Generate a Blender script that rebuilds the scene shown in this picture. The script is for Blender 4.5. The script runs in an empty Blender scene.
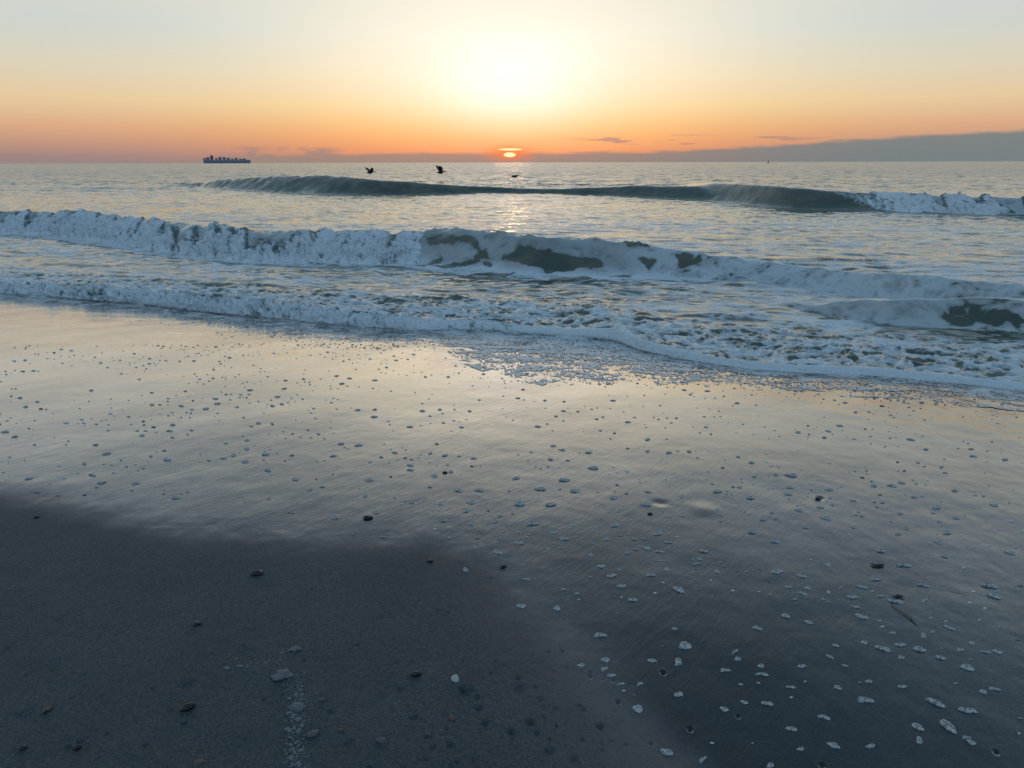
import bpy, bmesh, math, random
import numpy as np
from mathutils import Matrix, Vector

SC = bpy.context.scene
COL = SC.collection
R = math.radians

# ------------------------------------------------------------------ camera
F = 683.0
EYE = 2.0
PITCH = math.atan((384 - 162.4) / F)
ROLL = R(0.12)
cam = bpy.data.cameras.new('camera')
cam_o = bpy.data.objects.new('camera', cam)
COL.objects.link(cam_o)
cam.sensor_width = 36.0
cam.lens = F / 1024 * 36.0
cam.clip_start = 0.05
cam.clip_end = 90000
CAM_ROT = Matrix.Rotation(R(90) - PITCH, 3, 'X') @ Matrix.Rotation(-ROLL, 3, 'Z')
cam_o.matrix_world = Matrix.Translation((0, 0, EYE)) @ CAM_ROT.to_4x4()
SC.camera = cam_o
CR = np.array(CAM_ROT)


def ray(px, py):
    d = np.array([(px - 512) / F, (384 - py) / F, -1.0])
    return CR @ d


def on_sea(px, py, z=0.0):
    d = ray(px, py)
    t = (z - EYE) / d[2]
    return d[0] * t, d[1] * t


def at_depth(px, py, Y):
    d = ray(px, py)
    t = Y / d[1]
    return d[0] * t, Y, EYE + d[2] * t


# ------------------------------------------------------------------ view
SC.view_settings.view_transform = 'Standard'
SC.view_settings.look = 'None'
SC.view_settings.exposure = 0.0
SC.view_settings.gamma = 1.0
SC.view_settings.use_curve_mapping = False
SC.render.engine = 'CYCLES'
SC.cycles.max_bounces = 6
SC.cycles.use_denoising = True
try:
    SC.cycles.denoiser = 'OPENIMAGEDENOISE'
except Exception:
    pass


# ------------------------------------------------------------------ node helpers
class NT:
    def __init__(self, tree):
        self.t = tree

    def new(self, typ, **kw):
        n = self.t.nodes.new(typ)
        for k, v in kw.items():
            setattr(n, k, v)
        return n

    def link(self, a, b):
        self.t.links.new(a, b)

    def put(self, sock, v):
        if isinstance(v, V):
            self.link(v.s, sock)
        elif hasattr(v, 'is_output'):
            self.link(v, sock)
        else:
            sock.default_value = v

    def m(self, op, *args, clamp=False):
        n = self.new('ShaderNodeMath', operation=op, use_clamp=clamp)
        for i, a in enumerate(args):
            self.put(n.inputs[i], a)
        return V(self, n.outputs[0])

    def smooth(self, x, lo, hi, a=0.0, b=1.0):
        n = self.new('ShaderNodeMapRange', interpolation_type='SMOOTHSTEP')
        self.put(n.inputs[0], x)
        n.inputs[1].default_value = lo
        n.inputs[2].default_value = hi
        n.inputs[3].default_value = a
        n.inputs[4].default_value = b
        return V(self, n.outputs[0])

    def lin(self, x, lo, hi, a=0.0, b=1.0):
        n = self.new('ShaderNodeMapRange')
        self.put(n.inputs[0], x)
        n.inputs[1].default_value = lo
        n.inputs[2].default_value = hi
        n.inputs[3].default_value = a
        n.inputs[4].default_value = b
        return V(self, n.outputs[0])

    def mix(self, f, a, b, mode='MIX'):
        n = self.new('ShaderNodeMix', data_type='RGBA', blend_type=mode)
        n.clamp_factor = True
        self.put(n.inputs[0], f)
        for i, c in ((6, a), (7, b)):
            if isinstance(c, (tuple, list)) and len(c) == 3:
                c = (*c, 1)
            self.put(n.inputs[i], c)
        return V(self, n.outputs[2])

    def ramp(self, f, stops):
        n = self.new('ShaderNodeValToRGB')
        cr = n.color_ramp
        while len(cr.elements) < len(stops):
            cr.elements.new(0.5)
        for e, (p, c) in zip(cr.elements, stops):
            e.position = p
            e.color = (*c, 1) if len(c) == 3 else c
        self.put(n.inputs[0], f)
        return V(self, n.outputs[0])

    def noise(self, vec, scale, detail=3, rough=0.5, dist=0.0, dims='3D'):
        n = self.new('ShaderNodeTexNoise', noise_dimensions=dims)
        if vec is not None:
            self.put(n.inputs['Vector'], vec)
        n.inputs['Scale'].default_value = scale
        n.inputs['Detail'].default_value = detail
        n.inputs['Roughness'].default_value = rough
        n.inputs['Distortion'].default_value = dist
        return V(self, n.outputs[0])

    def mapping(self, vec, loc=(0, 0, 0), rot=(0, 0, 0), scale=(1, 1, 1)):
        n = self.new('ShaderNodeMapping')
        self.put(n.inputs['Vector'], vec)
        n.inputs['Location'].default_value = loc
        n.inputs['Rotation'].default_value = rot
        n.inputs['Scale'].default_value = scale
        return V(self, n.outputs[0])

    def bump(self, h, strength, dist, normal=None):
        n = self.new('ShaderNodeBump')
        self.put(n.inputs['Height'], h)
        self.put(n.inputs['Strength'], strength)
        n.inputs['Distance'].default_value = dist
        if normal is not None:
            self.put(n.inputs['Normal'], normal)
        return V(self, n.outputs[0])

    def attr(self, name):
        n = self.new('ShaderNodeAttribute', attribute_name=name)
        return V(self, n.outputs['Fac'])


class V:
    def __init__(self, nt, s):
        self.nt, self.s = nt, s

    def __add__(a, b): return a.nt.m('ADD', a, b)
    def __radd__(a, b): return a.nt.m('ADD', b, a)
    def __sub__(a, b): return a.nt.m('SUBTRACT', a, b)
    def __rsub__(a, b): return a.nt.m('SUBTRACT', b, a)
    def __mul__(a, b): return a.nt.m('MULTIPLY', a, b)
    def __rmul__(a, b): return a.nt.m('MULTIPLY', b, a)
    def __truediv__(a, b): return a.nt.m('DIVIDE', a, b)


def lin(r, g, b, k=1.0):
    def c(v):
        v /= 255.0
        return (v / 12.92 if v <= 0.04045 else ((v + 0.055) / 1.055) ** 2.4) * k
    return (c(r), c(g), c(b))


# ------------------------------------------------------------------ sky
SUN_EL = 0.75
world = bpy.data.worlds.new('World')
SC.world = world
world.use_nodes = True
wt = world.node_tree
wt.nodes.clear()
n = NT(wt)
tc = n.new('ShaderNodeTexCoord')
sep = n.new('ShaderNodeSeparateXYZ')
n.link(tc.outputs['Generated'], sep.inputs[0])
dx, dy, dz = (V(n, s) for s in sep.outputs)
el = n.m('MULTIPLY', n.m('ARCSINE', dz), 57.29578)
az = n.m('MULTIPLY', n.m('ARCTAN2', dx, dy), 57.29578)
t = n.m('SQRT', n.m('DIVIDE', n.m('MAXIMUM', el, 0.0), 90.0))


def T(e):
    return math.sqrt(e / 90.0)


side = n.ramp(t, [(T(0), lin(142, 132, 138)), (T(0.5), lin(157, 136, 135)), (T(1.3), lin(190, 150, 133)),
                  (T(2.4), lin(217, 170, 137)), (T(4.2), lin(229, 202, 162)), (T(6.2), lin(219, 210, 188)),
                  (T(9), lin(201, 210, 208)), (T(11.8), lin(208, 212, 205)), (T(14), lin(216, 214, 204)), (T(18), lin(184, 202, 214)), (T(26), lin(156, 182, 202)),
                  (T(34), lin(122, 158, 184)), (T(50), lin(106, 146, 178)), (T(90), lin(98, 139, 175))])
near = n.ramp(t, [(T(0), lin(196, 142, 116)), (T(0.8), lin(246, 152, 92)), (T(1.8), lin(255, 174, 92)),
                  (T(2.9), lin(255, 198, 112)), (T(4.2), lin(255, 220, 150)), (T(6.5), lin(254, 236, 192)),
                  (T(9), lin(250, 243, 218)), (T(11.5), lin(245, 241, 224)), (T(13.5), lin(255, 243, 212, 1.25)), (T(18), lin(234, 240, 240)), (T(26), lin(180, 200, 214)),  # unseen band above the frame: brightness and warmth added for sand and water reflections
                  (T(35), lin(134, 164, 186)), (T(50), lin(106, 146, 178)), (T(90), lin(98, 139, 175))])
back = n.ramp(t, [(T(0), lin(134, 152, 174)), (T(4), lin(160, 176, 198)), (T(12), lin(154, 182, 208)),
                  (T(35), lin(122, 163, 196)), (T(90), lin(98, 139, 175))])
azs = az / 19.0
gz = n.m('POWER', 2.71828, n.m('MULTIPLY', azs * azs, -1.0))
absaz = n.m('ABSOLUTE', az)
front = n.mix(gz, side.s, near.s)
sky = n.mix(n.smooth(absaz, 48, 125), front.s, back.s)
# broad glow above the sun
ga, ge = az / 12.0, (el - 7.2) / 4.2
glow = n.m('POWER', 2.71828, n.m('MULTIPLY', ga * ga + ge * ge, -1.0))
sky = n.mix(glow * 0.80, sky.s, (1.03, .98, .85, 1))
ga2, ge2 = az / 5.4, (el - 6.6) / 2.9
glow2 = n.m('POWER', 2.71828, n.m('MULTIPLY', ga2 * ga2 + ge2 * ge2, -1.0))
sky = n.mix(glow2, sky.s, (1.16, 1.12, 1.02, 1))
# cloud bank low on the horizon
cvec = n.new('ShaderNodeCombineXYZ')
n.link(az.s, cvec.inputs[0])
n.link(el.s, cvec.inputs[1])
cv = V(n, cvec.outputs[0])
bank_n = n.noise(n.mapping(cv, scale=(0.22, 0.9, 1)), 1.0, 5, 0.55)
top = n.new('ShaderNodeFloatCurve')
cm = top.mapping.curves[0]
pts = [(-60, .5), (-38, .1), (-27, .12), (-22, .45), (-15.5, .60), (-13, .66), (-8, .70), (0, .72), (6, .75), (13, .84),
       (19, 1.12), (24, 1.40), (31, 1.80), (40, 2.0), (60, 2.1)]
for i, (a, e) in enumerate(pts):
    x, y = (a + 60) / 120, e / 4
    if i < 2:
        cm.points[i].location = (x, y) if i == 0 else (1, 2.2 / 4)
    if i >= 1 and i < len(pts) - 1:
        cm.points.new(x, y)
top.mapping.update()
n.put(top.inputs['Value'], n.lin(az, -60, 60))
bank_top = V(n, top.outputs[0]) * 4.0 + (bank_n - 0.5) * 0.40
bank_f = n.noise(n.mapping(cv, scale=(0.35, 4.5, 1)), 1.0, 5, 0.6)
bank = n.smooth(el - bank_top + (bank_f - 0.5) * 0.6, -0.20, 0.14, 1.0, 0.0)
bank = bank * n.smooth(absaz, 60, 75, 1.0, 0.0)
bank_col = n.mix(n.smooth(az, -6, 30), lin(156, 137, 127), lin(119, 131, 134))
sky = n.mix(bank * 0.96, sky.s, bank_col.s)
# thin streaks above the bank
st = n.noise(n.mapping(cv, loc=(3.1, 0.4, 0), scale=(0.30, 3.0, 1)), 1.0, 4, 0.5)
st = n.smooth(st, 0.54, 0.64) * n.smooth(el, 1.0, 1.35) * n.smooth(el, 1.75, 2.1, 1, 0) * n.smooth(az, 3, 8) * n.smooth(az, 18, 27, 1, 0)
sky = n.mix(st * 0.85, sky.s, lin(170, 138, 130))
st2 = n.noise(n.mapping(cv, loc=(1.7, 2.2, 0), scale=(0.42, 1.5, 1)), 1.0, 4, 0.55)
st2 = n.smooth(st2, 0.44, 0.56) * n.smooth(el, 0.95, 1.25, 1, 0) * n.smooth(el, 0.3, 0.6) * n.smooth(az, -23, -20) * n.smooth(az, -15, -12.5, 1, 0)
sky = n.mix(st2 * 0.8, sky.s, lin(160, 134, 130))
# wide faint high veil
veil = n.noise(n.mapping(cv, scale=(0.03, 0.25, 1)), 1.0, 4, 0.5)
sky = n.mix(n.smooth(veil, 0.45, 0.7) * n.smooth(el, 2, 6) * 0.10, sky.s, lin(250, 225, 190))
# the sun showing through a gap of the bank
sa, se = (az + 0.15) / 1.5, (el - 0.68) / 0.5
sg = n.m('POWER', 2.71828, n.m('MULTIPLY', sa * sa + se * se, -1.0))
sky = n.mix(sg * 0.8, sky.s, (*lin(255, 118, 58, 1.05), 1))
sa, se = (az + 0.15) / 0.52, (el - 0.58) / 0.19
disc = n.smooth(sa * sa + se * se, 0.5, 1.15, 1, 0)
sky = n.mix(disc, sky.s, (1.6, 1.05, 0.55, 1))
sa, se = (az + 0.1) / 1.0, (el - 0.98) / 0.085
slit = n.smooth(sa * sa + se * se, 0.4, 1.2, 1, 0)
sky = n.mix(slit, sky.s, (1.45, 1.05, .55, 1))
# below the horizon: dim
sky = n.mix(n.smooth(el, -0.6, -0.05, 1, 0), sky.s, lin(90, 95, 100))
nish = n.new('ShaderNodeTexSky', sky_type='NISHITA')
nish.sun_disc = False
nish.sun_elevation = R(SUN_EL)
nish.sun_rotation = 0.0
nish.air_density = 1.0
nish.dust_density = 2.0
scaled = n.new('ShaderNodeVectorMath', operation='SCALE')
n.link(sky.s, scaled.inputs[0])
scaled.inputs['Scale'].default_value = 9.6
addn = n.new('ShaderNodeVectorMath', operation='ADD')
nsc = n.new('ShaderNodeVectorMath', operation='SCALE')
n.link(nish.outputs[0], nsc.inputs[0])
nsc.inputs['Scale'].default_value = 0.15
n.link(scaled.outputs[0], addn.inputs[0])
n.link(nsc.outputs[0], addn.inputs[1])
bg = n.new('ShaderNodeBackground')
n.link(addn.outputs[0], bg.inputs[0])
bg.inputs[1].default_value = 0.1
wo = n.new('ShaderNodeOutputWorld')
n.link(bg.outputs[0], wo.inputs[0])
world.cycles.sampling_method = 'MANUAL'
world.cycles.sample_map_resolution = 2048

sun = bpy.data.lights.new('sun', 'SUN')
sun.energy = 0.02
sun.color = (1.0, 0.55, 0.25)
sun.angle = R(3.0)
sun_o = bpy.data.objects.new('sun', sun)
COL.objects.link(sun_o)
sun_o.rotation_euler = (R(-(90 - SUN_EL)), 0, 0)   # shines from +Y, just above the horizon
sun_o.location = (0, 50, 20)


# ------------------------------------------------------------------ numeric noise
def _hash(ix, iy, iz, seed):
    h = (ix.astype(np.int64) * 374761393 + iy.astype(np.int64) * 668265263 + iz.astype(np.int64) * 2147483647 + seed * 974711) & 0xFFFFFFFF
    h = ((h ^ (h >> 13)) * 1274126177) & 0xFFFFFFFF
    h = ((h ^ (h >> 16)) * 2246822519) & 0xFFFFFFFF
    h = h ^ (h >> 15)
    return h


def noise2(x, y, seed=0):
    ix, iy = np.floor(x), np.floor(y)
    fx, fy = x - ix, y - iy
    ux, uy = fx * fx * fx * (fx * (fx * 6 - 15) + 10), fy * fy * fy * (fy * (fy * 6 - 15) + 10)
    z0 = np.zeros_like(ix)

    def g(a, b):
        ang = _hash(ix + a, iy + b, z0, seed).astype(np.float64) * (2 * np.pi / 4294967296.0)
        return np.cos(ang) * (fx - a) + np.sin(ang) * (fy - b)
    return 1.41 * ((g(0, 0) * (1 - ux) + g(1, 0) * ux) * (1 - uy) + (g(0, 1) * (1 - ux) + g(1, 1) * ux) * uy)


def noise3(x, y, z, seed=0):
    ix, iy, iz = np.floor(x), np.floor(y), np.floor(z)
    fx, fy, fz = x - ix, y - iy, z - iz
    w = lambda q: q * q * q * (q * (q * 6 - 15) + 10)
    ux, uy, uz = w(fx), w(fy), w(fz)
    out = 0
    for a in (0, 1):
        for b in (0, 1):
            for c in (0, 1):
                h = _hash(ix + a, iy + b, iz + c, seed)
                ph = (h & 0xFFFF).astype(np.float64) * (2 * np.pi / 65536)
                ct = ((h >> 16) & 0xFFFF).astype(np.float64) / 32768.0 - 1
                s_ = np.sqrt(np.maximum(0, 1 - ct * ct))
                gr = np.cos(ph) * s_ * (fx - a) + np.sin(ph) * s_ * (fy - b) + ct * (fz - c)
                out = out + gr * (ux if a else 1 - ux) * (uy if b else 1 - uy) * (uz if c else 1 - uz)
    return 1.3 * out


def fbm2(x, y, octv=4, seed=0, gain=0.5):
    a, s, tot = 1.0, 0, 0
    for i in range(octv):
        s = s + a * noise2(x * 2.03 ** i + 7.1 * i, y * 2.03 ** i - 3.3 * i, seed + i)
        tot += a
        a *= gain
    return s / tot


def sstep(x, a, b):
    t_ = np.clip((x - a) / (b - a), 0, 1)
    return t_ * t_ * (3 - 2 * t_)


def curve(xs, ys, sm=0.5, lo=-140, hi=140, step=0.05):
    """smoothed piecewise-linear function of world x, continued straight outside its points"""
    xs, ys = np.array(xs, float), np.array(ys, float)
    o = np.argsort(xs)
    xs, ys = xs[o], ys[o]
    g = np.arange(lo, hi, step)
    v = np.interp(g, xs, ys)
    k = max(1, int(sm / step))
    ker = np.hanning(2 * k + 3)
    ker /= ker.sum()
    pad = np.pad(v, k + 1, mode='edge')
    v = np.convolve(pad, ker, mode='valid')
    return lambda x: np.interp(x, g, v)


# ------------------------------------------------------------------ shoreline, sand plane
edge_px = [(0, 296), (60, 299), (115, 303), (150, 306), (200, 313), (250, 319), (300, 323), (350, 328), (390, 332), (420, 332), (450, 330),
           (490, 330), (540, 334), (590, 337), (620, 341), (640, 350), (670, 358), (700, 364), (740, 371), (775, 376), (810, 377),
           (850, 375), (885, 376), (930, 381), (980, 386), (1024, 390)]
ew = np.array([on_sea(*p) for p in edge_px])
A_ = np.polyfit(ew[:, 0], ew[:, 1], 1)
SH_K, SH_C = A_
nrm = np.array([-SH_K, 1.0]) / math.hypot(SH_K, 1)     # seaward
SLOPE = 0.116


def sand_plane(x, y):
    d = (x * nrm[0] + y * nrm[1]) - SH_C * nrm[1]         # metres seaward of the mean edge
    dl = -d
    return np.where(dl > 0, SLOPE * dl - 0.0066 * np.clip(dl, 0, 7.5) ** 2 - 0.096 * np.clip(dl - 7.5, 0, None), -0.05 * d)


def on_sand(px, py):
    d = ray(px, py)
    t_ = 3.0
    for _ in range(30):
        z = float(sand_plane(d[0] * t_, d[1] * t_))
        t_ = (z - EYE) / d[2]
    return d[0] * t_, d[1] * t_


ex, ey = ew[:, 0], ew[:, 1]
# continue the shore beyond the frame in the same direction
exx = np.concatenate([[-140, -60, -25], ex, [12, 40, 140]])
eyy = np.concatenate([[SH_K * -140 + SH_C, SH_K * -60 + SH_C, SH_K * -25 + SH_C], ey, [SH_K * 12 + SH_C, SH_K * 40 + SH_C, SH_K * 140 + SH_C]])
edge_base = curve(exx, eyy, 0.12, step=0.02)


def edge_y(x):
    return edge_base(x) + 0.05 * noise2(x * 1.9, x * 0 + 3.3, 5) + 0.022 * noise2(x * 6.1, x * 0 + 8.3, 6)


# ------------------------------------------------------------------ waves
def wave_from(trace, wf_k, ext, sm):
    """trace: (px, crest row, toe row); gives functions of world x: toe y, height, front width"""
    X, Y, A = [], [], []
    for px, yc, yt in trace:
        x, y = on_sea(px, yt)
        a = 0.3
        for _ in range(12):
            wf = wf_k * a
            d = ray(px, yc)
            a = max(0.03, EYE + d[2] * (y + wf) / d[1])
        X.append(x); Y.append(y); A.append(a)
    sl = ext
    X = [X[0] - 100, *X, X[-1] + 100]
    Y = [Y[0] - 100 * sl[0], *Y, Y[-1] + 100 * sl[1]]
    A = [A[0], *A, A[-1]]
    return dict(toe=curve(X, Y, sm), A=curve(X, A, sm), k=wf_k)


W1 = wave_from([(0, 181.5, 183), (120, 182.5, 184), (185, 183, 185.5), (215, 180, 188), (245, 177.5, 190), (270, 175.5, 191.5), (295, 174.5, 192.5), (325, 176, 194), (360, 178.5, 195),
                (400, 181.5, 195), (440, 184, 194), (480, 186.5, 193), (520, 188.3, 193), (560, 189, 194), (600, 187.5, 195), (640, 185.8, 197),
                (680, 186.5, 199), (720, 186.8, 201), (765, 185.5, 206), (800, 186.5, 209), (830, 189.5, 209), (860, 192.5, 209), (900, 194, 211),
                (960, 196.5, 213), (1024, 198, 215)], 1.7, (-0.1, -0.2), 0.9)
W2 = wave_from([(0, 212, 232), (30, 213, 233), (60, 214.5, 236), (90, 217, 239), (130, 221.5, 246), (170, 225, 251), (200, 227, 255), (230, 230, 258), (260, 232, 260), (300, 233.5, 262),
                (330, 234, 263), (370, 234, 263), (405, 232, 262), (425, 229, 263), (450, 229, 266), (480, 231, 269), (520, 235, 273), (560, 237.5, 275),
                (600, 240, 275), (640, 243.5, 276), (680, 249, 277), (720, 256, 279), (770, 263, 283), (830, 270, 290), (900, 276, 298), (960, 281, 306), (1024, 286, 314)],
               1.6, (-0.25, -0.3), 0.35)
W4 = wave_from([(720, 304, 306), (790, 304.5, 310), (830, 305, 315), (865, 303, 320), (900, 301, 324), (940, 300.5, 327), (980, 301.5, 329), (1024, 304, 334), (1100, 308, 342)],
               1.5, (0, -0.3), 0.2)
W4['A_'] = W4['A']
W4['A'] = lambda x, f=W4['A_'], x0=on_sea(760, 306)[0], x1=on_sea(860, 318)[0]: f(x) * sstep(x, x0, x1)


def profile(s, A, wf, wb):
    """s metres shoreward of the crest"""
    up = np.exp(-(np.minimum(s, 0) / wb) ** 2)
    dn = 1 - sstep(s, 0, wf)
    dip = -0.10 * np.exp(-((s - wf * 1.35) / (wf * 0.45)) ** 2) * (s > 0)
    return A * (np.where(s < 0, up, dn) + dip)


def wave_field(w, x, y, wb_k, wob=0.0, seed=0):
    A = w['A'](x)
    wf = w['k'] * np.maximum(A, 0.05)
    toe = w['toe'](x)
    sl = (w['toe'](x + 0.3) - w['toe'](x - 0.3)) / 0.6
    s = ((toe + wf * np.sqrt(1 + sl * sl)) - y) / np.sqrt(1 + sl * sl)
    if wob:
        s = s + wob * noise2(x * 0.9, y * 0.9, seed) + wob * 0.5 * noise2(x * 2.3, y * 2.3, seed + 1)
        A = A * (1 + 0.07 * noise2(x * 0.5, y * 0.1, seed + 2) + 0.025 * noise2(x * 1.7, y * 0.2, seed + 3))
    return s, A, wf, profile(s, A, wf, wb_k * np.maximum(A, 0.15))


# heights of the swash front
def px_x(px):
    return float(np.interp(px, [p[0] for p in edge_px], ex))


SWA = curve([-60] + [px_x(p) for p in (0, 100, 200, 300, 390, 430, 480, 540, 590, 630, 660, 700, 800, 900, 1024)] + [20],
            [.14, .14, .14, .145, .14, .12, .08, .065, .06, .08, .125, .085, .06, .048, .05, .04, .036], 0.15, step=0.02)

X430 = on_sea(425, 263)[0]


def water(x, y):
    """height, foam density"""
    e = edge_y(x)
    d_in = y - e                                             # metres seaward of the swash edge
    s1, A1, wf1, h1 = wave_field(W1, x, y, 2.6, 0.02, 20)
    s2, A2, wf2, h2 = wave_field(W2, x, y, 2.4, 0.10, 30)
    s4, A4, wf4, h4 = wave_field(W4, x, y, 2.2, 0.06, 40)
    # shape of the swash front itself
    As = SWA(x)
    front = As * np.sqrt(np.clip(1 - (1 - np.clip(d_in / (1.15 * As), 0, 1)) ** 2, 0, 1)) * np.exp(-np.clip(d_in - As, 0, None) / (0.9 + 1.5 * As))
    sea = np.exp(-np.clip(12 - y, 0, None) / 8)
    chop_env = sstep(d_in, 0.05, 0.8)
    far = sstep(y, 38, 70)
    flat1 = 1 - 0.93 * sstep(s1, -1.5, -0.2) * (1 - sstep(s1, wf1, wf1 * 1.6))
    flat2 = 1 - 0.5 * sstep(s2, -0.6, -0.1) * (1 - sstep(s2, wf2, wf2 * 1.6))
    cr_ = 1 - 2 * np.abs(noise2(x * 0.75 + 0.5 * noise2(x * .6, y * .9, 12), y * 1.7 + 0.35 * x, 11))
    cr2 = 1 - 2 * np.abs(noise2(x * 1.7, y * 4.1 + 0.5 * x, 13))
    chop = (0.030 * fbm2(x * 0.85, y * 1.9, 4, 1) + 0.040 * noise2(x * 0.33, y * 0.8, 9) + 0.030 * cr_ + 0.013 * cr2) * chop_env * (1 + 0.6 * far) * flat1 * flat2 * (1 - 0.20 * sstep(y, 11, 15) * (1 - far))
    # froth near the edge: sharp little ridges
    rid = 1 - np.abs(noise2(x * 4.6 + 0.9 * noise2(x * 2, y * 2, 51), y * 6.6, 50)) * 2.0
    rid2 = 1 - np.abs(noise2(x * 11, y * 14.0, 52)) * 2.0
    fz = sstep(d_in, 0.03, 0.3) * (1 - sstep(d_in, 1.1, 2.6))
    froth = (0.034 * rid + 0.016 * rid2 - 0.025) * fz
    # open sea swell
    swell = far * (0.16 * fbm2(x * 0.035, y * 0.16, 3, 70) + 0.10 * fbm2(x * 0.12, y * 0.45, 2, 77) * (1 - sstep(y, 250, 600)))
    # smaller humps behind the inner wave
    hump = 0.05 * np.maximum(0, noise2(x * 0.55 + 2.0, y * 1.35 + 0.25 * x, 90)) * sstep(d_in, 0.8, 2.0) * (1 - sstep(y, 13, 20))
    crest2 = np.exp(-((s2 + 0.02) / 0.13) ** 2) * A2 * (0.16 * fbm2(x * 2.2, s2 * 2.0, 3, 170) + 0.05 * noise2(x * 9, s2 * 9, 175))
    crest1 = np.exp(-((s1 + 0.02) / 0.25) ** 2) * A1 * 0.035 * fbm2(x * 1.2, s1, 3, 180)
    z0 = np.maximum(0.0, sand_plane(x, y) + 0.012) * sstep(d_in, 0, 0.05)
    z = z0 + h1 + h2 + h4 + crest1 + crest2 + front + chop + froth + swell + hump
    shelf = sand_plane(x, y) + 0.008
    z = np.where(d_in > 0, np.maximum(z, shelf), sand_plane(x, y) - 0.03 - 0.3 * np.clip(-d_in, 0, 0.3))

    # --- foam density
    f = np.zeros_like(x)
    op = np.ones_like(x)
    mid = sstep(s2, -16, -1.0) * 0 + (1 - sstep(y, 17, 30)) * (s2 < 0) * 1.0
    f = np.maximum(f, (0.40 + 0.24 * noise2(x * 0.16, y * 0.7, 67)) * mid)
    f = np.maximum(f, (0.42 + 0.20 * noise2(x * 0.14, y * 0.5, 167) - 0.14 * sstep(y, 20, 36)) * (s1 > wf1 * 1.2) * (s2 < 0))
    inner = (s2 > wf2) * 1.0
    f = np.maximum(f, inner * (0.43 + 0.20 * noise2(x * 0.45, y * 1.1, 60)))
    f = np.maximum(f, fz * (0.38 + 0.22 * rid + 0.12 * rid2))
    f = np.maximum(f, sstep(d_in, 0.9 * As + 0.2, 0.5 * As) * 0.95 * (d_in > -0.02))
    # face of the middle wave under a foam skin, torn open in places
    onw = sstep(s2, -0.9, -0.1) * (1 - sstep(s2, wf2 * 1.0, wf2 * 2.4))
    op = 1 - onw * sstep(A2, 0.28, 0.60) * np.clip(0.60 - 0.48 * sstep(s2 + 0.10 * noise2(x * 1.3, y * 1.3, 161), wf2 * 0.60, wf2 * 1.05) + 0.22 * fbm2(x * 0.9, s2 * 2.5, 3, 162), 0, 0.8)
    skin = 0.80 + 0.16 * noise2(x * 0.6, s2 * 1.2, 61) + 0.16 * noise2(x * 1.4 + s2, s2 * 3.0 - 0.6 * x, 62) + 0.10 * sstep(s2, 0.3, 0.8)
    holes = torn(x, s2, TEARS2, 160)
    xr = sstep(x, X430 - 0.3, X430 + 0.2)
    f = np.where(onw > 0, np.maximum(f * (1 - onw), onw * (skin * xr + 0.74 * (1 - xr) * sstep(s2, -0.3, 0.1))), f)
    f = f * (1 - holes)
    f = f - 0.30 * xr * np.exp(-((s2 + 0.05) / 0.10) ** 2) * (noise2(x * 0.8, x * 0, 64) > -0.1)
    # smooth foam skin running from the middle wave to the right-hand inner hump
    on4 = sstep(s4, -1.6, -0.3) * (1 - sstep(s4, wf4 * 0.9, wf4 * 1.3)) * sstep(A4, 0.05, 0.15)
    op = op * (1 - 0.35 * on4)
    f = np.maximum(f, on4 * 0.82)
    f = f * (1 - torn(x, s4, TEARS4, 165))
    skin2 = sstep(x, on_sea(640, 280)[0], on_sea(760, 285)[0]) * sstep(s2, -0.6, 0.2) * (1 - sstep(s4, -0.2, 0.5)) * (1 - sstep(y, 12, 15))
    f = np.maximum(f, skin2 * (0.66 + 0.22 * noise2(x * 0.5, y * 1.2, 66)))
    op = np.where(skin2 > 0, op * (1 - 0.30 * skin2), op)
    # outer wave
    on1 = sstep(s1, -2.5, -0.4) * (1 - sstep(s1, wf1 * 1.2, wf1 * 1.9))
    f = f * (1 - on1)
    f = np.maximum(f, 0.33 * sstep(s1, wf1 * 0.35, wf1 * 1.0) * (1 - sstep(s1, wf1 * 1.5, wf1 * 2.4)) * (1 - sstep(x, -3, 3)))
    x850 = on_sea(845, 209)[0]
    f = np.maximum(f, on1 * 0.85 * sstep(x + 1.6 * noise2(s1 * 1.2, x * 0.5, 68) + 0.8 * noise2(s1 * 4, x * 2.3, 69), x850 - 2.0, x850 + 3.2) * sstep(s1, -0.3, 0.1) * (1 - sstep(s1, wf1 * 0.8, wf1 * 1.1)))
    op = op * (1 - 0.45 * on1)
    return z, np.clip(f, 0, 1), np.clip(op, 0, 1)


def face_point(w, px, py):
    """a row on the face of a wave, as (x along the crest, metres below the crest line)"""
    lo = None
    for k in range(60):                                       # toe row under this column
        x, y = on_sea(px, py + 0.5 * k)
        if float(w['toe'](np.array([x]))[0]) >= y:
            lo = x
            break
    x = lo if lo is not None else on_sea(px, py)[0]
    A = float(w['A'](np.array([x]))[0])
    wf = w['k'] * max(A, 0.05)
    toe = float(w['toe'](np.array([x]))[0])
    d = ray(px, py)
    best, bs = 1e9, 0
    for s_ in np.linspace(-0.15, 2.5 * wf, 160):
        y = toe + wf - s_
        h = float(profile(np.array([s_]), A, wf, 1.0)[0])
        e = abs(EYE + d[2] / d[1] * y - h)
        if e < best:
            best, bs = e, s_
    return d[0] / d[1] * (toe + wf - bs), bs


def tear(w, pts, sc, ox, oy):
    return np.array([face_point(w, ox + a_ / sc, oy + b_ / sc) for a_, b_ in pts])


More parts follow.
